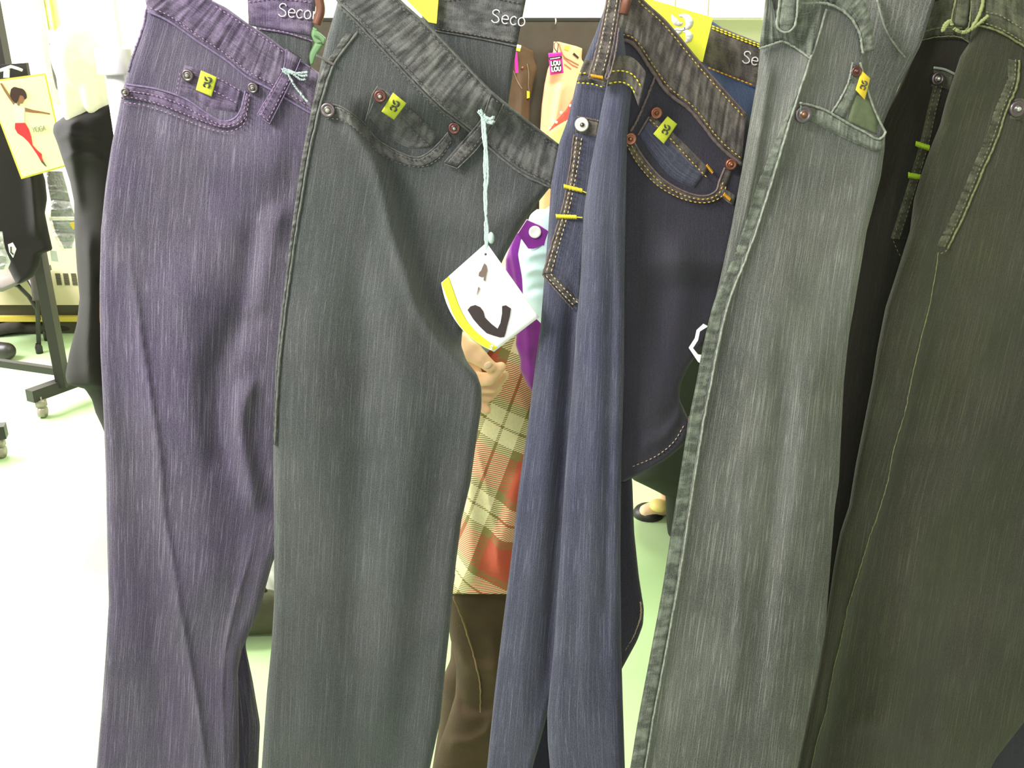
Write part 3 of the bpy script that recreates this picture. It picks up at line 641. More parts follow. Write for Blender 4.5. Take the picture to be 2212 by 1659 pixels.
RC3 = [(1345, 60), (1352, 120), (1366, 170), (1364, 205), (1355, 290), (1351, 470), (1349, 600), (1348, 800), (1342, 1000), (1340, 1200), (1342, 1400), (1345, 1500), (1350, 1659), (1360, BOT)]
panel('front_pleat', LC3, RC3, 60, BOT, SC3, D['3'], J3, nx=50, ny=280, thick=.022, r=.011, e=26)
SD3 = Surf(.846, .13, 1400, [('v', [(1375, 560), (1390, 640), (1412, 760), (1420, 860), (1400, 960)], 16, .012, 'step'), ('v', [(1455, 470), (1470, 640), (1440, 840), (1410, 980)], 38, .008), ('h', [(1380, 960), (1430, 950), (1480, 880)], 20, .004)])
LD3 = [(1330, -60), (1330, 1040)]
RD3 = [(1340, -60), (1391, 0), (1442, 47), (1514, 134), (1568, 195), (1614, 246), (1632, 300), (1630, 420), (1600, 560), (1560, 680), (1525, 740), (1488, 790), (1470, 830), (1467, 860), (1480, 890), (1492, 915), (1488, 940), (1476, 962), (1440, 992), (1405, 1012), (1366, 1032), (1350, 1040)]
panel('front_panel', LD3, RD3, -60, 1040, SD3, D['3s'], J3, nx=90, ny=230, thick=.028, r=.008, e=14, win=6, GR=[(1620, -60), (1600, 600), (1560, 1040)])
cord([[(1372, 1016), (1420, 996), (1458, 966), (1482, 928), (1490, 900)]], SD3, -.002, 0.00112, M['edge3'], J3, name='crotch_seam', wob=.4)
stitch([[(1366, 1008), (1416, 986), (1454, 956), (1478, 918)]], SD3, .0008, M['th_tan'], J3)
SE3 = Surf(.905, .05, 1350)
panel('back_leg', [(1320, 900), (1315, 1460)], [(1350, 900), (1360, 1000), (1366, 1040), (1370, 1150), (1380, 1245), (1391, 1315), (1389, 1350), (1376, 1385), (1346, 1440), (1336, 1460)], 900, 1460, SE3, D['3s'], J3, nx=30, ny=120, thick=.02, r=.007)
cord([[(1383, 1300), (1384, 1330), (1370, 1370), (1350, 1404)]], SE3, -.001, .0011, M['th_tan'], J3, name='hem_seam', wob=.5)
SBP3 = Surf(.955, .03, 1580)
panel('back_panel', [(1490, 20), (1500, 150), (1560, 320)], [(1530, 40), (1560, 60), (1640, 92), (1700, 116), (1700, 320)], 30, 320, SBP3, M['lining'], J3, nx=24, ny=50, thick=.01, r=.004, e=8, win=3)
ribbon('back_waistband', [(1500, 36), (1538, 51), (1590, 72), (1640, 92), (1700, 116)], [(1500, 128), (1530, 146), (1580, 168), (1630, 187), (1700, 214)], SBP3, .003, D['3w'], J3, n=40, m=20, puck=.0008)
stitch([[(1538, 56), (1590, 77), (1645, 98)], [(1538, 61), (1590, 82), (1645, 103)]], SBP3, .0045, M['th_yellow'], J3, dash=8, gap=1.5, wpx=1.8); stitch([[(1530, 146), (1580, 166), (1632, 186)]], SBP3, .0045, M['th_orange'], J3, dash=8, gap=1.5, wpx=2)
letters('Se', (1602, 134), 25, .22, SBP3, .0046, .0006, M['th_white'], J3)
cd = decal('price_card', [(1385, -14), (1411, 0), (1540, 38), (1518, 134), (1500, 128), (1385, 4)], Surf(.915), 0, .0008, M['card_y'], None); tag(cd, 'yellow card with a white curled mark in the waistband of the indigo jeans', 'card', 'yellow cards in waistbands')
swirl((1471, 62), 46, .0, Surf(.915), .0008, M['white_ink'], cd, 'printed_mark', m=1.15)
WA3 = [(1340, -60), (1391, 0), (1442, 47), (1514, 134), (1568, 195), (1614, 246)]; WB3 = [(1300, 60), (1340, 80), (1369, 92), (1406, 145), (1442, 195), (1496, 239), (1550, 307), (1602, 352)]
ribbon('waistband', WA3, WB3, SD3, .0035, D['3w'], J3, n=130, m=16, puck=.0013)
cord([[(a[0], a[1] + 4) for a in WB3[1:]]], SD3, .002, 0.00174, M['edge3'], J3, name='waist_seam', wob=.4); cord([[(a[0] - 1, a[1] + 2) for a in WA3]], SD3, .003, 0.00074, M['edge3'], J3, name='folded_edge')
stitch([[(a[0] + 4, a[1] - 6) for a in WB3[1:]], [(a[0] - 6, a[1] + 8) for a in WA3]], SD3, .0055, M['th_gold'], J3, wpx=1.5)
# band over side and pleat
ribbon('waistband_side', [(1264, 128), (1290, 128), (1318, 132)], [(1246, 178), (1278, 180), (1312, 190)], SA3, .003, D['3w'], J3, n=24, m=14, puck=.0006)
ribbon('waistband_pleat', [(1320, 118), (1345, 118), (1372, 128), (1396, 156)], [(1312, 186), (1338, 184), (1362, 190), (1380, 232)], SC3, .002, D['3w'], J3, n=30, m=14, puck=.0006)
stitch([[(1250, 158), (1275, 158)], [(1247, 179), (1278, 181), (1308, 190)]], SA3, .0042, M['th_yellow'], J3, wpx=1.6); stitch([[(1322, 154), (1345, 153), (1369, 163), (1386, 190)], [(1316, 180), (1340, 177), (1362, 186), (1374, 208)]], SC3, .0034, M['th_yellow'], J3, wpx=1.6)
SL3 = Surf(.800, .02, 1300)
ribbon('belt_loop', [(1318, -60), (1311, 0), (1290, 100), (1272, 166)], [(1346, -60), (1340, 0), (1324, 100), (1305, 174)], SL3, .003, D['3w'], J3, n=40, m=10, puck=.0005, back=.003)
cord([[(1318, -60), (1311, 0), (1290, 100), (1272, 167)], [(1346, -60), (1340, 0), (1324, 100), (1306, 174)], [(1337, 60), (1330, 110), (1318, 160), (1310, 172)], [(1272, 168), (1305, 176)]], SL3, .002, 0.00081, M['edge3'], J3, name='loop_edge', wob=.4)
stitch([[(1316, 0), (1297, 100), (1281, 160)], [(1333, 0), (1316, 100), (1300, 162)]], SL3, .0042, M['th_tan'], J3, wpx=1.2)
def tack(a, b, h, S, off, mat, parent, n=12):
    mb = MB(); a = np.array(a, float); b = np.array(b, float); d = (b - a); d /= np.linalg.norm(d); nn = np.array([-d[1], d[0]])
    for i in range(n):
        c = a + (b - a) * (i + .5) / n; j = RNG.uniform(-.12, .12); hh = h * RNG.uniform(.85, 1.1)
        p, q = c + nn * hh / 2 + d * (1 + j), c - nn * hh / 2 - d * (1 - j)
        mb.tube([v3(*p, float(S(*p)) - off + .0006), v3(*c, float(S(*c)) - off - .0006), v3(*q, float(S(*q)) - off + .0006)], .0006, 5)
    return mb.build('bar_tack', mat, parent)
tack((1276, 163), (1303, 168), 6, SL3, .0045, M['th_orange'], J3, 9)
PO3 = [(1366, 300), (1387, 336), (1424, 380), (1460, 405), (1496, 420), (1525, 423), (1547, 412), (1554, 391), (1566, 362)]; PL3 = [(1352, 312), (1374, 352), (1412, 396), (1456, 424), (1500, 438), (1534, 438), (1562, 424), (1572, 396), (1582, 366)]
ribbon('pocket_facing', PO3, PL3, SD3, .0028, D['3w'], J3, n=110, m=10, puck=.0006); cord([PO3], SD3, .0026, 0.00099, M['edge3'], J3, name='pocket_edge')
mid3 = [(a[0] * .55 + b[0] * .45, a[1] * .55 + b[1] * .45) for a, b in zip(PO3, PL3)]
stitch([mid3[:-1], [(a[0] * .1 + b[0] * .9, a[1] * .1 + b[1] * .9) for a, b in zip(PO3, PL3)][:-1]], SD3, .0040, M['th_gold'], J3, wpx=1.5)
ribbon('coin_pocket', [(1406, 246), (1440, 272), (1490, 320), (1531, 362)], [(1378, 292), (1410, 340), (1450, 385), (1500, 408)], SD3, .0020, D['3'], J3, n=40, m=16, puck=.0004)
ribbon('coin_pocket_hem', [(1406, 246), (1440, 272), (1490, 320), (1531, 362)], [(1399, 262), (1430, 292), (1476, 340), (1520, 384)], SD3, .0034, D['3w'], J3, n=50, m=8, puck=.0006)
stitch([[(1403, 258), (1442, 293), (1480, 334), (1516, 372), (1528, 384)]], SD3, .0046, M['th_gold'], J3, wpx=1.4); cord([[(1402, 252), (1390, 272), (1378, 292)]], SD3, .003, 0.00087, M['edge3'], J3, name='coin_pocket_edge')
cord([[(1416, 162), (1400, 205), (1377, 258), (1362, 284)]], SD3, .002, 0.00112, M['edge3'], J3, name='side_seam', wob=.4)
tack((1526, 356), (1540, 374), 5, SD3, .0045, M['th_orange'], J3, 7)
ribbon('belt_loop', [(1560, 404), (1575, 412), (1590, 424)], [(1556, 424), (1570, 436), (1584, 444)], SD3, .006, D['3w'], J3, n=14, m=8); tack((1563, 419), (1578, 432), 7, SD3, .0072, M['th_orange'], J3, 7)
for x, y, r_ in ((1418, 244, 12), (1362, 300, 12), (1579, 355, 12)): rivet(x, y, SD3 if x > 1370 else SD3.plus(-.012), .004, M['copper'], J3, r_, core=M['copper'])
lb = quadpatch('label', [(1442, 251), (1463, 268), (1434, 311), (1411, 289)], SD3, .0055, M['label'], J3, .0012)
swirl((1438, 280), 16, .45, SD3, .0073, M['ink'], lb)
# back pocket seen on the side
ribbon('back_pocket', [(1246, 262), (1232, 360), (1216, 450), (1194, 525), (1176, 594)], [(1300, 262), (1292, 360), (1282, 450), (1262, 560), (1250, 680)], SA3, .0022, D['3'], J3, n=70, m=20, puck=.0010)
ribbon('pocket_hem', [(1238, 290), (1228, 380), (1214, 452), (1192, 525), (1173, 594)], [(1262, 294), (1246, 380), (1232, 456), (1210, 530), (1196, 594)], SA3, .0034, D['3w'], J3, n=60, m=8, puck=.0008)
ribbon('pocket_hem', [(1172, 592), (1200, 622), (1236, 664)], [(1196, 588), (1222, 616), (1256, 650)], SA3, .0036, D['3w'], J3, n=30, m=8, puck=.0006)
ribbon('pocket_tab', [(1246, 252), (1270, 256), (1296, 262)], [(1240, 288), (1266, 294), (1292, 300)], SA3, .0042, D['3w'], J3, n=20, m=10, puck=.0006)
cord([[(1246, 252), (1270, 256), (1294, 261)], [(1240, 290), (1228, 380), (1214, 452), (1192, 525), (1172, 594)], [(1172, 594), (1200, 626), (1238, 668)]], SA3, .003, 0.00074, M['edge3'], J3, name='pocket_edge', wob=.4)
stitch([[(1246, 296), (1236, 380), (1221, 452), (1199, 525), (1179, 592)], [(1257, 298), (1244, 380), (1229, 452), (1208, 528), (1190, 590)], [(1180, 596), (1206, 624), (1244, 664)], [(1190, 592), (1214, 618), (1250, 656)]], SA3, .0048, M['th_tan'], J3, wpx=1.5)
tack((1218, 402), (1258, 412), 8, SA3, .0052, M['th_yellow'], J3, 18); tack((1201, 467), (1246, 469), 8, SA3, .0052, M['th_yellow'], J3, 20)
cord([[(1256, 412), (1268, 417)], [(1244, 469), (1258, 470)]], SA3, .0052, .0006, M['th_yellow'], J3, name='thread_tail')
rivet(1257, 269, SA3, .006, M['silver'], J3, 14, core=M['pewter'])
mb = MB(); mb.tube([v3(1350, -60, .83), v3(1354, 0, .83), v3(1346, 30, .828)], .004, 8); o = mb.build('leather_loop', M['leather']); tag(o, 'short brown leather loop at the top of the indigo jeans', 'strap')

# ------------------------------------------------------------------ JEANS 4
J4 = jeans('sage-grey jeans with a pale side seam, second from the right', .38, .55, .79, 0)
RID4 = [(1800, 640), (1790, 771), (1785, 862), (1787, 1006), (1778, 1100), (1768, 1235), (1758, 1319), (1745, 1437), (1731, 1572), (1718, 1659), (1690, 1900)]
SS4 = [(1785, 20), (1763, 95), (1750, 128), (1730, 189), (1709, 253), (1689, 321), (1669, 388), (1642, 473), (1611, 560), (1590, 610), (1572, 660), (1553, 740), (1538, 820), (1522, 900), (1506, 1000), (1484, 1140), (1464, 1270), (1440, 1400), (1412, 1550), (1394, 1659), (1350, 1900)]
S4 = Surf(.790, .10, 1700, [
    ('v', RID4, 7, .012, 'step'), ('v', SS4, 5, .003, 'cusp'), ('v', [(1782, 20), (1763, 95), (1750, 128), (1730, 189), (1709, 253), (1689, 321), (1669, 388)], 26, .006),
    ('v', [(1700, 420), (1680, 700), (1640, 1000), (1600, 1300), (1580, 1659)], 60, .008),
    ('v', [(1760, 700), (1730, 1000), (1690, 1300), (1660, 1700)], 30, .006), ('v', [(1700, 620), (1690, 900), (1660, 1200), (1610, 1600)], 26, -.005),
    ('v', [(1610, 900), (1600, 1100), (1600, 1300), (1590, 1550)], 10, .002),
    ('v', [(1665, 120), (1655, 200), (1640, 300), (1622, 400), (1600, 520)], 10, .005),
], vs=.004)
L4 = [(1660, -60), (1656, 0), (1650, 60), (1642, 108), (1636, 170), (1622, 250), (1602, 370), (1580, 490), (1556, 600), (1532, 700), (1511, 800), (1494, 910), (1482, 1000), (1470, 1100), (1450, 1250), (1430, 1400), (1400, 1550), (1382, 1659), (1330, BOT)]
R4 = [(1850, -60), (1858, 30), (1870, 95), (1884, 189), (1902, 257), (1913, 285), (1911, 320), (1903, 380), (1888, 440), (1872, 500), (1859, 580), (1845, 663), (1834, 724), (1823, 825), (1819, 898), (1812, 1042), (1803, 1100), (1794, 1218), (1782, 1370), (1768, 1440), (1750, 1520), (1735, 1600), (1722, 1659), (1680, BOT)]
panel('front_panel', L4, R4, -60, BOT, S4, D['4'], J4, nx=130, ny=340, thick=.032, r=.010, e=18, win=8, GL=[(1700, -60), (1560, 640), (1480, 1100), (1330, BOT)], GR=[(1960, -60), (1850, 640), (1810, 1100), (1700, BOT)])
ribbon('seam_allowance', [(a[0] - min(34, 6 + 10 * i), a[1] + 6) for i, a in enumerate(SS4[3:])], [(a[0] - 3, a[1]) for a in SS4[3:]], S4, .0006, D['4w'], J4, n=260, m=9, puck=.0010, pf=1.1)
cord([SS4], S4, .0014, 0.00099, M['edge4'], J4, name='side_seam', n=160, wob=.35)
S4b = Surf(.885, .03, 1920, [('v', [(1892, -20), (1912, 61), (1939, 105), (1957, 130)], 9, .008, 'cusp')])
panel('back_panel', [(1800, -60), (1760, 400), (1660, 1000), (1560, 1659), (1500, BOT)], [(2030, -60), (2020, 0), (1990, 95), (1962, 150), (1944, 180), (1910, 262), (1885, 330), (1845, 400), (1790, 560), (1765, 760), (1740, 1000), (1720, 1200), (1670, 1480), (1620, 1659), (1580, BOT)], -60, BOT, S4b, D['4'], J4, nx=50, ny=240, thick=.015, r=.006, e=10)
cord([[(1892, -10), (1912, 61), (1939, 105), (1955, 124)]], S4b, .006, 0.00099, M['edge4'], J4, name='back_waist_seam'); cord([[(1942, 170), (1930, 200), (1908, 240), (1900, 262)]], S4b, -.002, 0.00081, M['edge4'], J4, name='back_edge', wob=.6)
ribbon('waistband_side', [(1662, -60), (1668, 0), (1672, 20), (1785, -30)], [(1640, 102), (1668, 94), (1692, 88), (1752, 126)], S4, .0036, D['4w'], J4, n=50, m=16, puck=.0010, sm=False)
cord([[(1640, 105), (1668, 96), (1692, 90), (1722, 106), (1752, 128)]], S4, .003, 0.00093, M['edge4'], J4, name='waist_seam', wob=.4)
ribbon('waistband', [(1740, -60), (1830, -50), (1868, 0), (1884, 60), (1888, 110)], [(1728, 4), (1787, 6), (1831, 30), (1856, 68), (1864, 115)], S4, .0034, D['4w'], J4, n=60, m=12, puck=.0010)
cord([[(1728, 7), (1787, 8), (1831, 32), (1856, 70), (1864, 115)]], S4, .003, 0.00112, M['edge4'], J4, name='waist_seam', wob=.4)
S4l = Surf(.775, .02, 1700)
ribbon('belt_loop', [(1686, -60), (1684, 0), (1679, 56), (1696, 70)], [(1730, -60), (1724, 0), (1718, 50), (1702, 70)], S4l, .003, D['4w'], J4, n=30, m=10, back=.003)
cord([[(1686, -60), (1684, 0), (1678, 50), (1684, 64), (1697, 70), (1712, 62), (1719, 48), (1724, 0), (1728, -60)]], S4l, .003, 0.00099, M['edge4'], J4, name='loop_edge', wob=.4)
PO4 = [(1728, 222), (1760, 230), (1787, 240), (1838, 270), (1871, 287), (1895, 300), (1908, 295), (1913, 284)]; PL4 = [(1722, 262), (1750, 264), (1775, 276), (1838, 306), (1872, 320), (1895, 328), (1906, 322), (1911, 310)]
ribbon('pocket_facing', PO4, PL4, S4, .004, D['4w'], J4, n=90, m=10, puck=.0008)
cord([PO4], S4, .0040, 0.00105, M['edge4'], J4, name='pocket_edge', wob=.3); cord([[(1913, 286), (1898, 257), (1881, 216), (1868, 172), (1858, 135)]], S4, .002, 0.00093, M['edge4'], J4, name='pocket_rim')
ribbon('pocket_lining', [(1846, 200), (1834, 236), (1826, 262)], [(1880, 214), (1896, 255), (1898, 296)], S4, .0012, plain('pocket_lining', (98, 108, 80), .9, noise=.3, nscale=200), J4, n=20, m=12)
ribbon('coin_pocket', [(1841, 136), (1832, 176), (1816, 212), (1795, 246)], [(1868, 150), (1858, 190), (1840, 226), (1822, 260)], S4, .0022, D['4w'], J4, n=40, m=10, puck=.0006)
cord([[(1842, 134), (1833, 176), (1816, 212), (1795, 246)]], S4, .0020, 0.00093, M['edge4'], J4, name='coin_pocket_edge', wob=.4)
rivet(1735, 247, S4, .005, M['pewter'], J4, 16, core=M['copper']); rivet(1850, 154, S4, .003, M['dcopper'], J4, 10)
lb = quadpatch('label', [(1861, 152), (1880, 169), (1868, 216), (1848, 194)], S4, .0045, M['label_gold'], J4, .0012); swirl((1865, 184), 15, .35, S4, .0062, M['ink'], lb)

# ------------------------------------------------------------------ JEANS 5
J5 = jeans('dark olive-black jeans with lime bar tacks, furthest right on the rack', .55, .55, .87, 0)
S5a = Surf(.905, .05, 1950, [('v', [(1960, 200), (1930, 500), (1900, 700)], 20, .004)])
panel('side_panel', [(2010, -60), (1996, 50), (1976, 92), (1957, 152), (1935, 202), (1900, 263), (1860, 371), (1830, 560), (1800, 760), (1780, 1000), (1765, 1200), (1779, 1350), (1775, 1410), (1772, 1440), (1700, 1480), (1660, 1659), (1640, BOT)],
      [(2110, -60), (2100, 100), (2050, 330), (1990, 600), (1940, 850), (1900, 1050), (1860, 1300), (1800, BOT)], -60, BOT, S5a, D['5d'], J5, nx=50, ny=300, thick=.02, r=.007, win=8)
RID5 = [(2026, 545), (2022, 583), (2007, 663), (1989, 735), (1968, 825), (1953, 898), (1931, 970), (1917, 1042), (1897, 1110), (1876, 1167), (1856, 1235), (1832, 1309), (1816, 1386), (1799, 1454), (1784, 1538), (1768, 1589), (1752, 1659), (1700, 1900)]
S5 = Surf(.868, .05, 2000, [('v', RID5, 7, .006, 'cusp'), ('v', [(p[0] + 4, p[1]) for p in RID5], 10, .016, 'step'),
    ('v', [(2150, 500), (2100, 900), (2000, 1250), (1920, 1659)], 60, .008), ('v', [(2010, 1000), (1980, 1250), (1930, 1500), (1900, 1800)], 40, .009), ('v', [(2060, 1150), (2040, 1400), (2000, 1700)], 50, -.006),
    ('h', [(1820, 1560), (1900, 1560), (1980, 1600), (2080, 1640)], 26, .007), ('v', [(2075, 130), (2050, 250), (2020, 400), (1990, 560), (1950, 760)], 18, .006)], vs=.004)
L5 = [(2110, -60), (2098, 60), (2094, 92), (2074, 122), (2062, 160), (2043, 219), (2030, 270), (2008, 324), (1990, 375), (1974, 430), (1965, 500), (1946, 560), (1931, 608), (1913, 663), (1895, 753), (1884, 825), (1866, 916), (1848, 1006), (1834, 1093), (1815, 1150), (1802, 1218), (1785, 1336), (1768, 1440), (1748, 1530), (1735, 1589), (1720, 1659), (1670, BOT)]
R5 = [(2300, -60), (2340, 400), (2330, 1000), (2290, 1400), (2216, 1555), (2150, 1640), (2120, 1700), (2080, 1800), (2050, BOT)]
panel('front_panel', L5, R5, -60, BOT, S5, D['5'], J5, nx=130, ny=340, thick=.034, r=.010, e=20, win=8, GL=[(2160, -60), (1940, 640), (1830, 1100), (1680, BOT)], GR=[(2460, -60), (2360, 640), (2240, 1100), (2060, BOT)])
panel('back_leg', [(2080, 1400), (2040, BOT)], [(2330, 1400), (2300, BOT)], 1400, BOT, Surf(.96), D['3s'], J5, nx=24, ny=40, thick=.015)
ribbon('waistband_side', [(2000, 10), (2040, -4), (2090, 0)], [(1976, 93), (2017, 80), (2067, 78), (2096, 92)], S5a, .003, D['5w'], J5, n=40, m=14, puck=.0010)
cord([[(1977, 92), (2017, 81), (2067, 79), (2094, 92)], [(1990, 70), (2030, 60), (2080, 62)]], S5a, .0035, 0.00062, M['edge5'], J5, name='waist_seam', wob=.4)
ribbon('waistband', [(2096, -60), (2140, -50), (2200, -20), (2300, 40)], [(2096, 56), (2116, 54), (2162, 68), (2212, 98), (2300, 160)], S5, .0036, D['5w'], J5, n=60, m=14, puck=.0012)
cord([[(2100, 58), (2118, 56), (2162, 70), (2212, 100), (2290, 152)]], S5, .003, 0.00099, M['edge5'], J5, name='waist_seam', wob=.4); stitch([[(2130, 26), (2162, 34), (2212, 64)], [(2120, 48), (2162, 62), (2212, 92)]], S5, .0052, M['th_olive'], J5)
S5l = Surf(.872)
ribbon('belt_loop', [(2066, -60), (2064, 0), (2058, 56)], [(2104, -60), (2098, 0), (2090, 62)], S5l, .003, D['5w'], J5, n=24, m=10, back=.003)
cord([[(2066, -40), (2064, 0), (2056, 56), (2090, 62), (2099, 0), (2104, -40)]], S5l, .003, 0.00074, M['edge5'], J5, name='loop_edge', wob=.4)
cord([[(2054, 44), (2046, 52), (2036, 66), (2042, 52), (2052, 46), (2056, 54)], [(2128, -30), (2122, 10), (2112, 40), (2100, 60), (2120, 46), (2134, 34)], [(2060, 62), (2080, 70), (2100, 62)]], S5l, .006, .0016, plain('cord_green', (140, 148, 96), .8), J5, name='tie_string', wob=.4)
cord([[(2202, 130), (2198, 180), (2175, 236), (2152, 304), (2125, 365), (2101, 422), (2074, 483), (2046, 538)]], S5, .001, 0.00112, M['edge5'], J5, name='side_seam', wob=.5)
SSx = [(2202, 130), (2198, 180), (2175, 236), (2152, 304), (2125, 365), (2101, 422), (2074, 483), (2046, 538)]
ribbon('seam_allowance', [(a[0] - 26, a[1] - 6) for a in SSx], [(a[0] - 3, a[1]) for a in SSx], S5, .0006, D['5w'], J5, n=130, m=9, puck=.0012, pf=1.4)
stitch([[(a[0] - 8, a[1] - 2) for a in SSx], [(2032, 548), (2046, 540), (2054, 524)]], S5, .0030, M['th_olive'], J5)
cord([RID5], S5, .000, 0.00056, M['edge5'], J5, name='front_crease', n=140, wob=.4)
rivet(2198, 235, S5, .004, M['pewter'], J5, 17, core=M['pin'])
ribbon('pocket_facing', [(2190, 210), (2215, 212), (2300, 240)], [(2178, 258), (2210, 266), (2300, 300)], S5, .0026, D['5w'], J5, n=30, m=8, puck=.0006)
BP5 = [(2028, 184), (2014, 240), (2001, 300), (1984, 360), (1966, 420), (1948, 476), (1934, 518)]
ribbon('back_pocket', [(a[0] - 10, a[1]) for a in BP5], [(a[0] + 50, a[1]) for a in BP5], S5a, .002, D['5d'], J5, n=60, m=12, puck=.0007)
ribbon('pocket_hem', [(a[0] - 13, a[1]) for a in BP5], [(a[0] + 12, a[1]) for a in BP5], S5a, .0032, D['5w'], J5, n=60, m=8, puck=.0009)
ribbon('pocket_tab', [(2017, 146), (2040, 150), (2062, 160)], [(2010, 188), (2034, 192), (2056, 200)], S5a, .004, D['5w'], J5, n=16, m=10, puck=.0005); cord([[(2017, 146), (2040, 150), (2062, 160)]], S5a, .004, .0012, M['th_pale'], J5, name='tab_edge')
stitch([[(a[0] - 5, a[1]) for a in BP5], [(a[0] + 7, a[1]) for a in BP5], [(1930, 520), (1938, 540), (1952, 566)]], S5a, .0046, M['th_olive'], J5)
tack((1978, 310), (2008, 320), 11, S5a, .0060, M['th_lime'], J5, 15); tack((1962, 378), (1990, 383), 11, S5a, .0060, M['th_lime'], J5, 15)
rivet(2026, 170, S5a, .006, M['pewter'], J5, 14, core=M['pin'])

# small white tag edge between indigo and sage jeans
o = decal('hang_tag', [(1520, 700), (1505, 714), (1501, 732), (1488, 752), (1508, 782), (1524, 790), (1530, 770), (1508, 766), (1497, 752), (1508, 735), (1512, 716), (1530, 705)], Surf(.835), 0, .0012, M['card_w'], None); tag(o, 'white tag edge sticking out behind the sage-grey jeans', 'tag')

for px_, Y_, lab in ((345, .93, 'steel hook above the leftmost jeans'), (770, .87, 'steel hook above the grey jeans with the white photo tag'), (1333, .85, 'steel hook above the centre indigo jeans'), (1750, .81, 'steel hook above the sage-grey jeans'), (2170, .89, 'steel hook above the rightmost dark jeans')):
    hanger(px_, Y_, -56, lab)

#PART2
# ================================================================== PEOPLE
def blob(name, caps, voxel, mat, parent=None, smooth=6):
    """one continuous surface grown over tapered limbs"""
    mb = MB()
    for c in caps:
        p, q, r0, r1 = c[:4]; p = Vector(p); q = Vector(q); fy = c[4] if len(c) > 4 else 1.0
        n = 7; pts = [p.lerp(q, i / (n - 1)) for i in range(n)]; rs = [r0 + (r1 - r0) * i / (n - 1) for i in range(n)]
        if (q - p).length > 1e-4:
            s0 = len(mb.v); mb.tube(pts, rs, 16)
            if fy != 1.0:
                for k in range(s0, len(mb.v)):
                    i = (k - s0) // 16; v = mb.v[k]; mb.v[k] = (v[0], pts[i].y + (v[1] - pts[i].y) * fy, v[2])
        mb.ball(p, (r0, r0 * fy, r0), 16, 10); mb.ball(q, (r1, r1 * fy, r1), 16, 10)
    o = mb.build(name, mat, parent)
    m = o.modifiers.new('skin', 'REMESH'); m.mode = 'VOXEL'; m.voxel_size = voxel; m.use_smooth_shade = True
    m = o.modifiers.new('soft', 'SMOOTH'); m.iterations = smooth; m.factor = .5
    return o
M['skin'] = plain('skin_warm', (250, 204, 158), .55, noise=.08, nscale=60); M['skin2'] = plain('skin_pale', (236, 200, 168), .55)
M['nail'] = plain('nail', (248, 212, 176), .3); M['lip'] = plain('lips', (176, 92, 84), .5); M['eye'] = plain('eye_white', (240, 240, 238), .2); M['iris'] = plain('iris_dark', (50, 36, 30), .2)
def face(c, fwd, rh, parent, hairmat, hair_caps, voxel=.008):
    """eyes, mouth and hair for a head at c looking along fwd"""
    c = Vector(c); f = Vector(fwd).normalized(); s = f.cross(Vector((0, 0, 1))).normalized(); u = s.cross(f)
    for k in (-1, 1):
        mb = MB(); p = c + f * rh * .86 + s * k * rh * .32 + u * rh * .02; mb.ball(p, rh * .12); e = mb.build('eye', M['eye'], parent)
        mb = MB(); mb.ball(p + f * rh * .085, rh * .055); mb.build('iris', M['iris'], e)
    mb = MB(); mb.tube([c + f * rh * .84 + s * k * rh * .25 - u * rh * .58 + f * rh * (.08 - .1 * abs(k)) for k in (-1, -.5, 0, .5, 1)], [rh * .02, rh * .05, rh * .06, rh * .05, rh * .02], 8); mb.build('mouth', M['lip'], parent)
    blob('hair', hair_caps, voxel, hairmat, parent, 3)
def headcaps(c, fwd, r):
    c = Vector(c); f = Vector(fwd).normalized(); s = f.cross(Vector((0, 0, 1))).normalized(); u = s.cross(f)
    return [(c + u * r * .25 - f * r * .1, c + u * r * .1 + f * r * .05, r * .86, r * .82), (c - u * r * .2, c - u * r * .72 + f * r * .22, r * .72, r * .42),
            (c + f * r * .88 + u * .0, c + f * r * 1.06 - u * r * .22, r * .07, r * .13), (c + s * r * .82 - u * r * .1, c + s * r * .86 + u * r * .12, r * .1, r * .13), (c - s * r * .82 - u * r * .1, c - s * r * .86 + u * r * .12, r * .1, r * .13)]
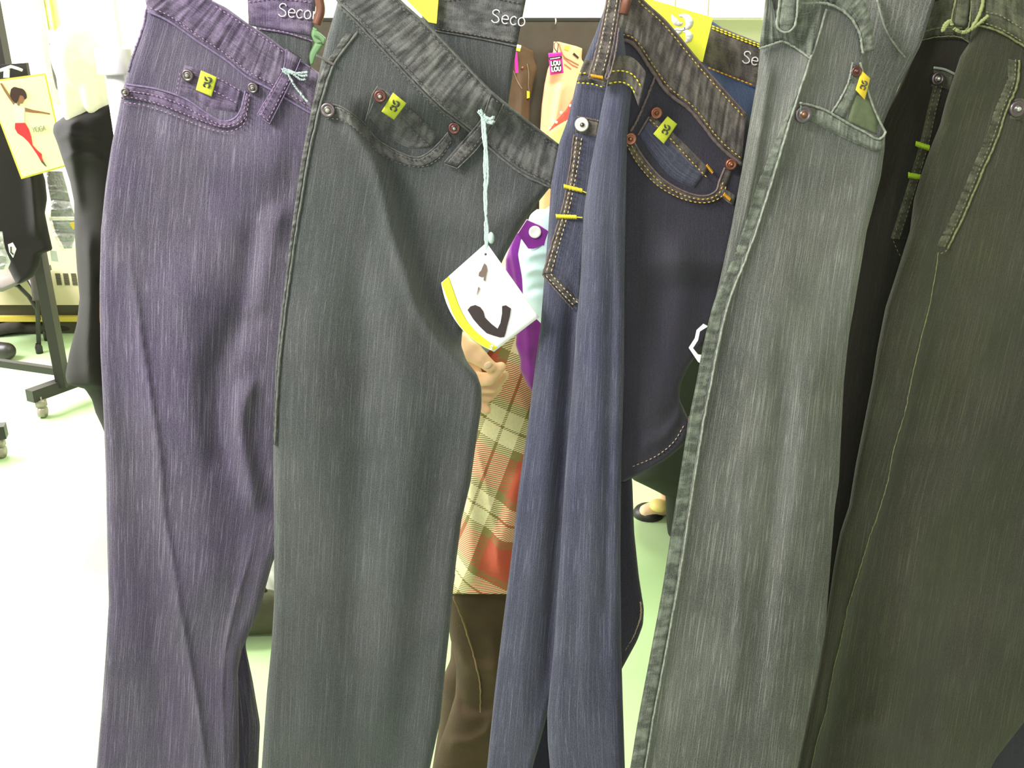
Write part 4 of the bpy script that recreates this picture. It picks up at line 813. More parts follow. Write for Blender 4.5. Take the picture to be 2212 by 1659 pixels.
def plaid_mat():
    m, nt, b = newmat('plaid_wool'); N = nt.nodes; K = nt.links
    tc = N.new('ShaderNodeTexCoord'); mp = N.new('ShaderNodeMapping'); mp.vector_type = 'POINT'
    org = up(1085, 930, 1.30); K.new(tc.outputs['Object'], mp.inputs['Vector'])
    mp.inputs['Rotation'].default_value = (0, math.radians(-18), 0)
    sp = N.new('ShaderNodeSeparateXYZ'); K.new(mp.outputs[0], sp.inputs[0])
    a = math.radians(-18); rx = org[0] * math.cos(a) + org[2] * math.sin(a); rz = -org[0] * math.sin(a) + org[2] * math.cos(a)
    def mt(op, x, y=0.0, z=None):
        q = N.new('ShaderNodeMath'); q.operation = op
        for i, v in enumerate((x, y)):
            if isinstance(v, (int, float)): q.inputs[i].default_value = float(v)
            else: K.new(v, q.inputs[i])
        return q.outputs[0]
    U = mt('SUBTRACT', sp.outputs[0], rx); V = mt('SUBTRACT', sp.outputs[2], rz); per = .148
    fu = mt('ABSOLUTE', mt('SUBTRACT', mt('FRACT', mt('ADD', mt('DIVIDE', U, per * .92), 10.5)), .5)); fv = mt('ABSOLUTE', mt('SUBTRACT', mt('FRACT', mt('ADD', mt('DIVIDE', V, per), 10.5)), .5))
    # f: 0 at cream centre, .5 at red centre
    def bandcol(x):
        r = N.new('ShaderNodeValToRGB'); r.color_ramp.interpolation = 'CONSTANT'; e = r.color_ramp.elements
        e[0].position = 0; e[0].color = sr((120, 116, 70)); e[1].position = .012; e[1].color = sr((248, 240, 196))
        q = e.new(.19); q.color = sr((124, 122, 72)); q = e.new(.29); q.color = sr((196, 62, 56)); q = e.new(.40); q.color = sr((206, 58, 54))
        K.new(x, r.inputs[0]); return r.outputs[0]
    A = bandcol(fu); B = bandcol(fv)
    h = mt('GREATER_THAN', mt('SINE', mt('MULTIPLY', mt('ADD', sp.outputs[0], mt('MULTIPLY', sp.outputs[2], -1.0)), 1500.0)), 0.0)
    mx = N.new('ShaderNodeMixRGB'); K.new(h, mx.inputs[0]); K.new(A, mx.inputs[1]); K.new(B, mx.inputs[2])
    nz = N.new('ShaderNodeTexNoise'); nz.inputs['Scale'].default_value = 260; K.new(tc.outputs['Object'], nz.inputs['Vector'])
    m2 = N.new('ShaderNodeMixRGB'); m2.blend_type = 'MULTIPLY'; m2.inputs[0].default_value = .35; K.new(mx.outputs[0], m2.inputs[1]); K.new(nz.outputs['Color'], m2.inputs[2])
    m3 = N.new('ShaderNodeMixRGB'); m3.blend_type = 'MIX'; m3.inputs[0].default_value = .12; m3.inputs[2].default_value = sr((235, 190, 120)); K.new(m2.outputs[0], m3.inputs[1])
    K.new(m3.outputs[0], b.inputs['Base Color']); b.inputs['Roughness'].default_value = .95
    return m
M['plaid'] = plaid_mat()
M['cord'] = plain('brown_corduroy', (78, 61, 40), .95, noise=.5, nscale=14, bump=.4, bscale=500)
M['velvet'] = plain('purple_velvet', (142, 30, 160), .8, noise=.5, nscale=45); M['velvet'].node_tree.nodes['Principled BSDF'].inputs['Sheen Weight'].default_value = .6
M['sleeve'] = plain('pale_blue_jersey', (200, 226, 232), .85, noise=.08); M['button'] = plain('shirt_button', (250, 246, 250), .25)
YP = 1.42
PA = thing('person', tuple(fl(1160, 1860)), 'person in a plaid tunic, purple velvet vest and brown trousers, behind the jeans', 'person')
hp = lambda x, y, Y=1.20: v3(900 + x * .3014, 400 + y * .3014, Y)
ankL = v3(1075, 1580, YP + .02); ankR = v3(1020, 1560, YP + .12)
fL = Vector((ankL.x - .01, ankL.y, .07)); fR = Vector((ankR.x - .03, ankR.y, .07))
hc = v3(1400, 325, YP); hf = (-.35, -1, -.25)
caps = headcaps(hc, hf, .098)
caps += [(v3(1330, 500, YP), v3(1385, 390, YP), .052, .05), (v3(1275, 590, YP), v3(1180, 1000, YP), .12, .10, .72), (v3(1200, 560, YP), v3(1390, 560, YP), .07, .07), (v3(1175, 1000, YP), v3(1150, 1150, YP + .03), .10, .105, .75),
         (v3(1110, 1230, YP + .02), ankL, .058, .036), (ankL, fL, .036, .03), (v3(1190, 1230, YP + .06), ankR, .058, .036), (ankR, fR, .036, .03),
         (fL, fL + Vector((-.02, -.16, -.035)), .036, .03), (fR, fR + Vector((-.05, -.15, -.035)), .036, .03)]
# right arm: shoulder, elbow, wrist (image left), hand held in front
caps += [(v3(1165, 560, YP), v3(935, 800, 1.34), .046, .036), (v3(935, 800, 1.34), hp(150, 1180, 1.22), .036, .026), (hp(150, 1180, 1.22), hp(290, 1210, 1.21), .026, .024)]
caps += [(hp(290, 1230, 1.21), hp(385, 1400, 1.215), .022, .020), (hp(290, 1280, 1.215), hp(400, 1470, 1.22), .020, .016),
         (hp(330, 1140), hp(390, 1190, 1.185), .0165, .0150), (hp(390, 1190, 1.185), hp(455, 1240, 1.178), .0140, .0115), (hp(455, 1240, 1.178), hp(525, 1298, 1.176), .0110, .0088),
         (hp(410, 1390, 1.20), hp(520, 1392, 1.186), .0105, .0092), (hp(520, 1392, 1.186), hp(604, 1302, 1.180), .0090, .0074),
         (hp(420, 1440, 1.212), hp(550, 1448, 1.204), .0105, .0092), (hp(550, 1448, 1.204), hp(628, 1362, 1.200), .0086, .0070),
         (hp(420, 1490, 1.222), hp(515, 1508, 1.222), .0105, .0092), (hp(515, 1508, 1.222), hp(580, 1452, 1.222), .0086, .0074),
         (hp(400, 1520, 1.228), hp(462, 1580, 1.222), .010, .0085), (hp(462, 1580, 1.222), hp(500, 1612, 1.218), .0080, .0068)]
# left arm: elbow low, forearm raised
elb = v3(1222, 690, 1.27); wr = v3(1255, 400, 1.22)
caps += [(v3(1400, 560, YP), elb, .046, .036), (elb, v3(1232, 540, 1.245), .036, .035), (v3(1232, 540, 1.245), wr, .036, .024), (wr, v3(1275, 345, 1.24), .024, .03)]
for k in range(4): caps += [(v3(1262 + 9 * k, 335, 1.235 + .01 * k), v3(1285 + 9 * k, 300, 1.25 + .008 * k), .0088, .008), (v3(1285 + 9 * k, 300, 1.25 + .008 * k), v3(1300 + 8 * k, 322 - 2 * k, 1.275), .008, .007)]
caps += [(v3(1290, 370, 1.24), v3(1315, 352, 1.25), .011, .009)]
blob('body', caps, .003, M['skin'], PA, 2)
def nail(c, a, b):
    mb = MB(); c = Vector(c); R_ = Matrix.Rotation(-.72, 3, 'Y'); mb.ball((0, 0, 0), (a, .0016, b), 14, 8)
    mb.v = [tuple(R_ @ Vector(q) + c) for q in mb.v]; return mb.build('fingernail', M['nail'], PA)
nail(hp(510, 1290, 1.1672), .0056, .0042); nail(hp(628, 1352, 1.1938), .0030, .0024)
bh = hc
face(hc, hf, .098, PA, plain('hair_brown', (70, 48, 36), .6, noise=.3), [(hc + Vector((.01, .03, .03)), hc + Vector((.0, .0, .035)), .105, .10), (hc + Vector((.06, .05, 0)), hc + Vector((.05, .06, -.09)), .06, .05), (hc + Vector((-.05, .05, 0)), hc + Vector((-.04, .06, -.09)), .055, .045)])
STU = Surf(1.30, 0, 1100, [('v', [(1130, 1000), (1100, 1130), (1075, 1200), (1092, 1270)], 22, .014), ('v', [(1095, 760), (1120, 850), (1145, 900)], 8, .004, 'cusp'), ('v', [(1022, 940), (1050, 1040), (1070, 1150), (1085, 1262)], 7, .005, 'cusp'), ('v', [(1010, 1000), (1020, 1280)], 20, .01)])
panel('tunic', [(1170, 520), (1110, 555), (1050, 600), (1010, 660), (997, 740), (992, 900), (985, 1050), (975, 1180), (962, 1283)], [(1400, 520), (1425, 560), (1400, 700), (1352, 900), (1335, 1100), (1325, 1283)], 520, 1283, STU, M['plaid'], PA, nx=80, ny=160, thick=.24, r=.12, e=170, win=14)
STR = Surf(1.345, 0, 1000, [('h', [(975, 1400), (1010, 1440), (1060, 1450), (1110, 1430)], 18, .010), ('h', [(975, 1500), (1010, 1530), (1060, 1520), (1110, 1480)], 20, -.010), ('h', [(960, 1600), (1010, 1610), (1070, 1570)], 16, .008), ('v', [(1065, 1340), (1075, 1500), (1060, 1650)], 18, .010)])
panel('trouser_leg', [(964, 1240), (962, 1262), (966, 1330), (972, 1375), (986, 1440), (984, 1500), (966, 1560), (950, 1605), (935, 1659), (925, 1740), (922, 1835)], [(1290, 1240), (1270, 1400), (1230, 1550), (1190, 1700), (1160, 1835)], 1240, 1835, STR, M['cord'], PA, nx=60, ny=160, thick=.17, r=.06, e=95, win=10)
cord([[(980, 1290), (1007, 1362), (1034, 1460), (1038, 1520), (1034, 1580), (1012, 1659), (1000, 1740)]], STR, -.004, .0016, plain('cord_seam', (140, 116, 84), .9), PA, name='trouser_seam', wob=.5)
panel('trouser_leg', [(1000, 1262), (975, 1380), (973, 1426), (955, 1465), (950, 1557), (934, 1659), (925, 1740), (935, 1770)], [(1290, 1262), (1250, 1500), (1120, 1770)], 1262, 1770, Surf(1.47), M['cord'], PA, nx=30, ny=100, thick=.14, r=.07, e=90)
SV = Surf(1.285, 0, 1150, [('v', [(1125, 540), (1140, 700), (1150, 860)], 12, .008), ('v', [(1105, 520), (1118, 620), (1128, 700)], 7, .005)])
panel('vest', [(1116, 500), (1100, 535), (1092, 560), (1092, 585), (1102, 625), (1122, 668), (1130, 695), (1116, 718), (1114, 745), (1124, 775), (1124, 800), (1138, 830), (1156, 856), (1170, 900)], [(1350, 500), (1340, 700), (1330, 900)], 500, 900, SV, M['velvet'], PA, nx=50, ny=110, thick=.012, r=.006, e=10, win=4)
SSL = Surf(1.19, 0, 1150, [('h', [(1120, 600), (1150, 580), (1185, 585), (1230, 600)], 9, .005), ('h', [(1125, 640), (1160, 620), (1230, 630)], 9, -.004), ('h', [(1130, 560), (1165, 545), (1230, 550)], 8, .004)])
sl = panel('sleeve', [(1160, 452), (1146, 462), (1136, 490), (1125, 520), (1119, 550), (1128, 600), (1130, 640), (1142, 672), (1170, 700)], [(1300, 452), (1310, 520), (1315, 620), (1300, 670), (1270, 700)], 452, 700, SSL, M['sleeve'], PA, nx=50, ny=90, thick=.10, r=.05, e=80, win=8)
tb = decal('sleeve_tab', z7([(790, 250), (880, 290), (945, 330), (1000, 350), (1000, 460), (940, 440), (900, 430), (840, 455), (800, 455), (775, 420), (725, 350)]), Surf(1.193), 0, .006, M['velvet'], sl)
mb = MB(); c = v3(1155.5, 501, 1.192); mb.lathe(c, (0, -1, .1), [(.0076, -.001), (.0078, .001), (.0070, .0022), (.0052, .0016), (0, .0014)], 24); o_ = mb.build('button', M['button'], sl)
panel('sleeve', [(1130, 540), (1040, 620), (960, 700), (880, 770), (890, 850)], [(1230, 540), (1160, 660), (1060, 760), (985, 810), (960, 850)], 540, 850, Surf(1.30), M['sleeve'], PA, nx=24, ny=60, thick=.09, r=.045, e=60)
for f_ in (fL, fR):
    mb = MB(); mb.ball(f_ + Vector((-.02, -.08, -.035)), (.045, .125, .035)); mb.build('shoe', M['black'], PA)

# woman in the black coat, left
M['coat'] = plain('black_wool_coat', (27, 21, 23), .95, noise=.3, nscale=20)
YB = 2.70
PB = thing('person', tuple(fl(330, 1150)), 'blond person in a long flared black coat, behind the leftmost jeans', 'person')
hb = v3(232, 150, YB); hfb = (.9, .35, -.1)
shB = v3(270, 330, YB); hipB = v3(300, 560, YB)
caps = headcaps(hb, hfb, .10) + [(v3(262, 300, YB), v3(236, 210, YB), .055, .05), (shB, hipB, .13, .10, .8), (hipB, v3(300, 680, YB), .12, .14, .8), (v3(215, 300, YB), v3(350, 300, YB), .06, .06),
    (v3(200, 310, YB), v3(240, 480, YB), .045, .036), (v3(240, 480, YB), v3(300, 580, YB - .06), .034, .025), (v3(365, 300, YB), v3(385, 500, YB), .05, .036), (v3(385, 500, YB), v3(400, 660, YB), .036, .024)]
for k in range(4): caps += [(v3(400 + 6 * k - 9, 668, YB), v3(400 + 8 * k - 10, 705 - 4 * abs(k - 1), YB - .01), .009, .0075)]
for dx in (-.04, .10):
    b0 = v3(300, 680, YB); kn = Vector((b0.x + dx, YB, .48)); an = Vector((b0.x + dx, YB, .08)); caps += [(b0 + Vector((dx, 0, 0)), kn, .07, .05), (kn, an, .048, .036), (an, an + Vector((.04, .13, -.045)), .036, .03)]
blob('body', caps, .008, M['skin2'], PB, 4)
face(hb, hfb, .10, PB, plain('hair_blond', (255, 250, 226), .4, noise=.15, nscale=40), [(hb + Vector((-.02, -.015, .03)), hb + Vector((-.01, 0, .03)), .112, .108), (hb + Vector((-.06, -.03, .0)), hb + Vector((-.075, -.03, -.10)), .062, .05), (hb + Vector((-.05, .04, 0)), hb + Vector((-.07, .05, -.1)), .055, .045), (hb + Vector((.0, -.075, .02)), hb + Vector((-.01, -.075, -.08)), .05, .035)])
SBc = Surf(2.58, 0, 200, [('v', [(175, 240), (150, 270), (158, 380), (172, 470)], 14, .03), ('h', [(120, 300), (160, 290), (220, 300)], 8, .012), ('h', [(130, 345), (170, 330), (230, 345)], 8, .012), ('v', [(190, 480), (195, 600), (190, 750), (200, 860)], 14, .03), ('v', [(220, 560), (225, 700), (240, 900)], 12, -.03)])
panel('coat', [(225, 226), (175, 236), (140, 250), (116, 268), (114, 285), (124, 310), (136, 347), (151, 392), (160, 437), (161, 500), (166, 582), (172, 642), (166, 698), (149, 765), (141, 812), (146, 832), (182, 838), (199, 864), (206, 891), (220, 920), (235, 960)], [(270, 226), (400, 262), (440, 300), (440, 600), (470, 800), (470, 960)], 226, 960, SBc, M['coat'], PB, nx=50, ny=160, thick=.30, r=.15, e=90, win=5)
for dx in (-.04, .10):
    mb = MB(); mb.ball((b0.x + dx + .02, YB + .06, .04), (.05, .13, .04)); mb.build('shoe', M['black'], PB)

# person walking away behind the indigo pair
M['dk'] = plain('dark_green_black_cloth', (38, 42, 32), .95, noise=.3, nscale=16)
YC = 2.72
PC = thing('person', tuple(fl(1490, 1166)), 'person in dark clothes stepping away between the indigo and sage-grey jeans', 'person')
hc3 = v3(1545, 255, YC); hf3 = (.4, .9, -.3)
legp = fl(1500, 1160); fo = fl(1408, 1112)
caps = headcaps(hc3, hf3, .098) + [(v3(1530, 370, YC), v3(1545, 310, YC), .05, .05), (v3(1520, 440, YC), v3(1500, 640, YC), .12, .11, .8), (v3(1500, 640, YC), v3(1500, 740, YC), .11, .13, .8), (v3(1450, 400, YC), v3(1590, 400, YC), .06, .06),
    (v3(1445, 400, YC), v3(1450, 560, YC), .046, .036), (v3(1450, 560, YC), v3(1490, 660, YC - .16), .034, .024), (v3(1595, 400, YC), v3(1610, 560, YC), .046, .036), (v3(1610, 560, YC), v3(1600, 690, YC - .08), .034, .024),
    (v3(1515, 740, YC), Vector((legp.x, YC, .46)), .08, .055), (Vector((legp.x, YC, .46)), Vector((legp.x, legp.y, .08)), .05, .036), (Vector((legp.x, legp.y, .08)), Vector((legp.x, legp.y + .13, .035)), .036, .03),
    (v3(1480, 740, YC), v3(1480, 960, YC + .02), .08, .055), (v3(1480, 960, YC + .02), v3(1440, 1092, 2.80), .05, .033), (v3(1440, 1092, 2.80), v3(1395, 1104, 2.78), .032, .024)]
for k in range(4): caps += [(v3(1600 + 6 * k - 9, 695, YC - .08), v3(1600 + 7 * k - 9, 728, YC - .08), .009, .0075)]
blob('body', caps, .008, M['skin2'], PC, 4)
face(hc3, hf3, .098, PC, plain('hair_dark', (46, 36, 32), .6, noise=.3), [(hc3 + Vector((-.01, -.02, .03)), hc3 + Vector((0, 0, .03)), .108, .104), (hc3 + Vector((0, -.05, 0)), hc3 + Vector((0, -.05, -.1)), .07, .05)])
panel('coat', [(1470, 350), (1420, 385), (1400, 480), (1385, 700), (1372, 900), (1362, 1034), (1400, 1052), (1436, 1070), (1445, 1078)], [(1600, 350), (1640, 400), (1640, 700), (1640, 1078)], 350, 1078, Surf(2.58), M['dk'], PC, nx=40, ny=110, thick=.28, r=.14, e=90, win=5)
panel('trouser_leg', [(1435, 900), (1437, 1060), (1440, 1130), (1444, 1164)], [(1570, 900), (1560, 1060), (1550, 1164)], 900, 1164, Surf(2.62), M['dk'], PC, nx=24, ny=50, thick=.14, r=.07, e=50)
c = v3(1404, 1106, 2.80)
mb = MB(); mb.ball((c.x - .005, c.y, c.z - .006), (.052, .05, .034), 18, 12); mb.build('shoe', M['black'], PC)
c = v3(1424, 1092, 2.75); mb = MB(); mb.ball(c, (.032, .03, .02)); mb.build('instep', plain('skin_yellow', (240, 214, 130), .5), PC)

# ================================================================== BACKGROUND
M['board'] = plain('dark_fabric_board', (72, 62, 56), .95, noise=.3, nscale=12)
xa = up(640, 45, 4.5)[0]; xb = up(1400, 45, 4.5)[0]; zt = up(1200, 45, 4.5)[2]
g = thing('partition_board', ((xa + xb) / 2, 4.52, 0), 'dark brown fabric partition carrying the brown and pink trousers', 'partition')
boxobj('board_panel', (xa, 4.50, .05), (xb, 4.54, zt), M['board'], g); boxobj('top_rail', (xa, 4.495, zt), (xb, 4.545, zt + .012), M['black'], g)
for x in (xa + .05, xb - .05): boxobj('foot', (x - .02, 4.35, 0), (x + .02, 4.69, .05), M['black'], g)
def rod(pts, r, mat, name, parent=None):
    mb = MB(); mb.tube(pts, r, 8); return mb.build(name, mat, parent)
o = rod([v3(1200, 40, 4.48), v3(1201, 46, 4.475), v3(1199, 54, 4.48)], .0035, M['pin'], 'pin_hook'); tag(o, 'small steel pin at the top of the dark partition', 'pin')
z1 = lambda P: [(1080 + x * .1808, 30 + y * .1808) for x, y in P]
M['pink'] = plain('pink_cotton', (242, 176, 140), .85, noise=.1, nscale=8); M['mag'] = plain('magenta_card', (214, 30, 150), .45)
SPk = Surf(4.42, 0, 1200, [('v', [(1215, 170), (1205, 230), (1195, 290)], 8, .02)])
g = thing('trousers', tuple(v3(1205, 500, 4.42)), 'pink trousers pinned to the dark partition, magenta tag on them', 'trousers', 'trousers on the partition')
panel('trouser_body', [(1196, 90), (1195, 111), (1188, 138), (1183, 150), (1176, 184), (1170, 229), (1167, 276), (1166, 330), (1164, 520)], [(1207, 90), (1258, 103), (1256, 128), (1264, 138), (1258, 200), (1256, 330), (1250, 520)], 90, 520, SPk, M['pink'], g, nx=30, ny=90, thick=.05, r=.02, e=12, win=3)
cord([z1([(700, 350), (760, 500), (850, 560), (940, 610)]), z1([(760, 520), (850, 600), (930, 640)]), z1([(770, 600), (850, 660)])], SPk, .002, .0022, plain('pink_seam', (170, 104, 84), .8), g, name='pocket_seam')
decal('waist_label', z1([(885, 462), (945, 520), (930, 535), (868, 485)]), SPk, .004, .003, M['black'], g); decal('size_sticker', z1([(780, 378), (832, 385), (822, 440), (770, 420)]), SPk, .004, .003, M['card_y'], g)
g = thing('hang_tag', tuple(v3(1201, 138, 4.38)), 'magenta tag lettered LOU LOU on the pink trousers', 'tag')
quadpatch('card', z1([(578, 468), (736, 455), (760, 706), (600, 730)]), Surf(4.385), 0, M['mag'], g, .004, .002)
decal('black_band', z1([(583, 520), (740, 500), (744, 528), (588, 552)]), Surf(4.378), 0, .002, M['black'], g)
decal('black_patch', z1([(606, 566), (728, 556), (738, 684), (616, 694)]), Surf(4.378), 0, .002, M['black'], g)
for k, (x, y) in enumerate(((612, 618), (620, 688))):
    p = z1([(x, y)])[0]; letters('LOU', p, 9.2, -.08, Surf(4.374), 0, .0027, M['white_ink'], g, 'tag_lettering', adv=1.1)
cord([z1([(600, 540), (640, 534), (680, 528), (718, 520)])], Surf(4.376), 0, .0018, M['white_ink'], g, name='tag_script')
rod([v3(1204, 113, 4.38), v3(1197, 104, 4.38), v3(1197, 94, 4.385), v3(1202, 90, 4.39), v3(1206, 96, 4.385), v3(1204, 112, 4.38)], .0018, M['black'], 'loop', g)
M['brown'] = plain('brown_cotton', (84, 60, 44), .9, noise=.4, nscale=14)
g = thing('trousers', tuple(v3(1130, 500, 4.42)), 'brown trousers pinned to the dark partition beside the grey jeans', 'trousers', 'trousers on the partition')
SBr = Surf(4.43, 0, 1130, [('v', [(1120, 150), (1130, 200), (1120, 300)], 8, .02)])
panel('trouser_body', [(1095, 98), (1085, 200), (1080, 500)], [(1126, 98), (1152, 108), (1154, 130), (1161, 148), (1152, 180), (1144, 222), (1142, 300), (1140, 500)], 98, 500, SBr, M['brown'], g, nx=24, ny=70, thick=.05, r=.02, e=10, win=3)
cord([[(1139, 138), (1142, 160), (1141, 185), (1143, 200)], [(1108, 150), (1118, 175), (1128, 192)]], SBr, .002, .002, plain('brown_seam', (130, 106, 84), .8), g, name='pocket_seam')
mb = MB(); mb.ball(v3(1129, 146, 4.425), .006); mb.build('rivet', M['copper'], g); decal('side_label', [(1138, 196), (1144, 198), (1144, 211), (1138, 213)], SBr, .006, .003, M['label_gold'], g)
g = thing('hang_tag', tuple(v3(1116, 135, 4.38)), 'narrow magenta tag with white top on the brown trousers', 'tag')
decal('card', [(1111, 112), (1117, 112), (1120, 157), (1113, 158)], Surf(4.385), 0, .003, M['mag'], g); decal('clip', [(1117, 97), (1126, 99), (1123, 111), (1115, 109)], Surf(4.383), 0, .004, M['card_y'], g); decal('clip_top', [(1117, 96), (1126, 98), (1125, 104), (1116, 102)], Surf(4.381), 0, .002, M['card_w'], g)
g = thing('garment', tuple(v3(1215, 470, 4.37)), 'lime top with a red beaded yoke, in front of the pink trousers', 'top')
M['lime'] = plain('lime_cotton', (226, 244, 120), .8); M['red'] = plain('red_cotton', (206, 64, 58), .8, noise=.3, nscale=60)
panel('lime_body', [(1220, 262), (1200, 274), (1184, 286), (1190, 320), (1215, 400), (1225, 470)], [(1290, 262), (1290, 470)], 262, 470, Surf(4.28), M['lime'], g, nx=24, ny=50, thick=.07, r=.02, e=12, win=4)
panel('red_yoke', [(1236, 214), (1222, 238), (1202, 260), (1186, 282), (1192, 290)], [(1290, 214), (1290, 290)], 214, 290, Surf(4.33), M['red'], g, nx=20, ny=40, thick=.05, r=.015, e=6, win=2)
for x, y in ((1226, 262), (1212, 243), (1202, 264), (1187, 276), (1195, 262), (1232, 228)): mb = MB(); mb.ball(v3(x, y, 4.325), .0058); mb.build('bead', M['white_ink'], g)

# rack at the far left with its casters
M['wheel'] = plain('caster_wheel', (150, 140, 130), .4, .2)
g = thing('garment_rack', tuple(fl(138, 850)), 'black square-tube garment rack on casters behind the black coat', 'rack')
pb = v3(138, 834, 3.70); pt = Vector((pb.x, pb.y, 1.62))
mb = MB(); mb.bar(pb, pt, .04, .05, (0, 1, 0)); mb.build('upright', M['black'], g, False)
a = v3(64, 856, 3.58); b = v3(250, 790, 3.95); mb = MB(); mb.bar(a, b, .045, .05); mb.build('base_bar', M['black'], g, False)
mb = MB(); mb.bar(v3(-90, 771, 3.86), v3(132, 803, 3.73), .025, .03); mb.build('cross_bar', M['black'], g, False)
mb = MB(); mb.bar(pt, pt + Vector((-1.3, .10, 0)), .03, .03); mb.build('top_rail', M['black'], g, False)
def caster(c, parent, name='caster'):
    mb = MB(); mb.box(c + Vector((0, 0, .062)), (.034, .03, .03)); mb.tube([c + Vector((-.012, 0, .024)), c + Vector((.012, 0, .024))], .024, 18); mb.tube([c + Vector((0, 0, .03)), c + Vector((0, 0, .09))], .007, 8)
    o = mb.build(name, M['wheel'], parent); return o
cp = fl(68, 893); caster(Vector((a.x + .03, a.y + .02, 0)), g); caster(Vector((b.x, b.y - .03, 0)), g)
g = thing('garment_rack', tuple(fl(-10, 985)), 'black rack foot on a caster at the left frame edge', 'rack')
c = fl(8, 985); mb = MB(); mb.bar(Vector((c.x + .03, c.y, .105)), Vector((c.x - .7, c.y - .22, .105)), .045, .05); mb.build('base_bar', M['black'], g, False); caster(Vector((c.x, c.y - .01, 0)), g)
mb = MB(); mb.bar(Vector((c.x - .35, c.y - .11, .12)), Vector((c.x - .35, c.y - .11, 1.6)), .04, .04, (0, 1, 0)); mb.build('upright', M['black'], g, False)

SG = Surf(3.50, 0, 50, [('v', [(60, 300), (70, 400), (80, 520)], 10, .03)])
g = thing('garment', tuple(v3(50, 600, 3.62)), 'long black garment hanging below the yellow-edged poster', 'garment')
panel('garment_body', [(-60, 200), (-50, 480), (-20, 520), (0, 545), (18, 580), (34, 612)], [(60, 200), (80, 330), (98, 390), (102, 430), (97, 460), (105, 500), (114, 540), (90, 548), (86, 575), (72, 598), (44, 612)], 200, 612, SG, M['coat'], g, nx=40, ny=110, thick=.10, r=.045, e=20, win=4)
o = decal('diamond_label', [(17, 528), (27, 524), (35, 538), (28, 557), (20, 545)], Surf(3.47), 0, .002, M['card_w'], g); decal('label_mark', [(22, 533), (25, 533), (25, 545), (29, 548), (29, 552), (22, 546)], Surf(3.466), 0, .002, M['ink'], o)
# poster
g = thing('poster', tuple(v3(55, 270, 3.45)), 'tilted cream poster of a leaping woman in red trousers, yellow edged', 'poster')
SP = Surf(3.42); SP2 = Surf(3.416)
zp = lambda P: [(x * .3014, y * .3014) for x, y in P]
M['poster'] = plain('poster_cream', (246, 244, 196), .5)
decal('border', [(-34, 176), (98, 158), (143, 360), (46, 387)], SP, 0, .004, plain('poster_edge', (226, 214, 70), .5), g)
decal('sheet', [(-31, 179), (96, 162), (139, 357), (48, 383)], Surf(3.4185), 0, .001, M['poster'], g)
fg = decal('printed_trousers', zp([(108, 882), (178, 882), (205, 925), (222, 980), (232, 1040), (268, 1080), (298, 1105), (300, 1135), (312, 1158), (290, 1150), (268, 1112), (240, 1070), (205, 1020), (170, 985), (125, 955), (106, 920)]), SP2, 0, .0015, plain('print_red', (216, 48, 58), .5), g)
decal('printed_top', zp([(108, 738), (138, 760), (165, 762), (178, 780), (174, 880), (106, 882), (96, 800), (98, 755)]), SP2, 0, .0015, plain('print_tank', (214, 214, 206), .5), g)
M['ps'] = plain('print_skin_tan', (150, 104, 70), .5)
decal('printed_arm', zp([(0, 598), (12, 596), (40, 640), (70, 685), (104, 735), (98, 752), (60, 700), (28, 650)]), SP2, 0, .0015, M['ps'], g)
decal('printed_arm', zp([(180, 772), (235, 788), (300, 800), (358, 812), (356, 822), (300, 812), (235, 808), (182, 800)]), SP2, 0, .0015, M['ps'], g)
decal('printed_face', zp([(140, 672), (170, 680), (176, 712), (160, 742), (142, 742), (134, 760), (124, 750), (130, 700)]), SP2, 0, .0015, M['ps'], g)
decal('printed_hair', zp([(78, 640), (100, 624), (130, 630), (165, 640), (185, 668), (190, 700), (176, 712), (165, 690), (142, 684), (132, 710), (118, 738), (100, 730), (84, 712), (72, 680)]), Surf(3.4155), 0, .0010, plain('print_hair', (62, 34, 34), .5), g, True)
decal('printed_foot', zp([(290, 1150), (312, 1160), (334, 1195), (322, 1190), (298, 1165)]), SP2, 0, .0015, plain('print_foot', (90, 84, 70), .5), g)
letters('YOGA', (70, 286), 11, -.16, SP2, 0, .0014, plain('print_grey', (170, 170, 140), .5), g, 'printed_lettering', adv=.95)
# clear plastic bags
def film():
    m, nt, b = newmat('clear_plastic_film'); b.inputs['Base Color'].default_value = (.95, .97, .95, 1); b.inputs['Roughness'].default_value = .12; b.inputs['Alpha'].default_value = .38; b.inputs['Specular IOR Level'].default_value = .9
    tc = nt.nodes.new('ShaderNodeTexCoord'); v = nt.nodes.new('ShaderNodeTexNoise'); v.inputs['Scale'].default_value = 24; v.inputs['Detail'].default_value = 4; nt.links.new(tc.outputs['Object'], v.inputs['Vector'])
    bp = nt.nodes.new('ShaderNodeBump'); bp.inputs['Strength'].default_value = 1; bp.inputs['Distance'].default_value = .03; nt.links.new(v.outputs['Fac'], bp.inputs['Height']); nt.links.new(bp.outputs[0], b.inputs['Normal'])
    return m
M['film'] = film()
def crumple(name, L, R, y0, y1, Y, parent=None, mat='film'):
    fo_ = []
    for k in range(7):
        yy = y0 + (y1 - y0) * (k + .5) / 7; x0 = L[0][0] - 10; x1 = R[0][0] + 15
        fo_.append(('h', [(x0 - 20, yy + RNG.uniform(-6, 6)), ((x0 + x1) / 2, yy + RNG.uniform(-10, 10)), (x1 + 20, yy + RNG.uniform(-6, 6))], 4, RNG.uniform(-.03, .03), 'cusp'))
    return panel(name, L, R, y0, y1, Surf(Y, 0, 100, fo_), M[mat], parent, nx=34, ny=60, thick=.06, r=.025, e=14, win=3, wob=2)
M['dkcloth'] = plain('folded_black_cloth', (50, 44, 40), .9, noise=.4, nscale=30)
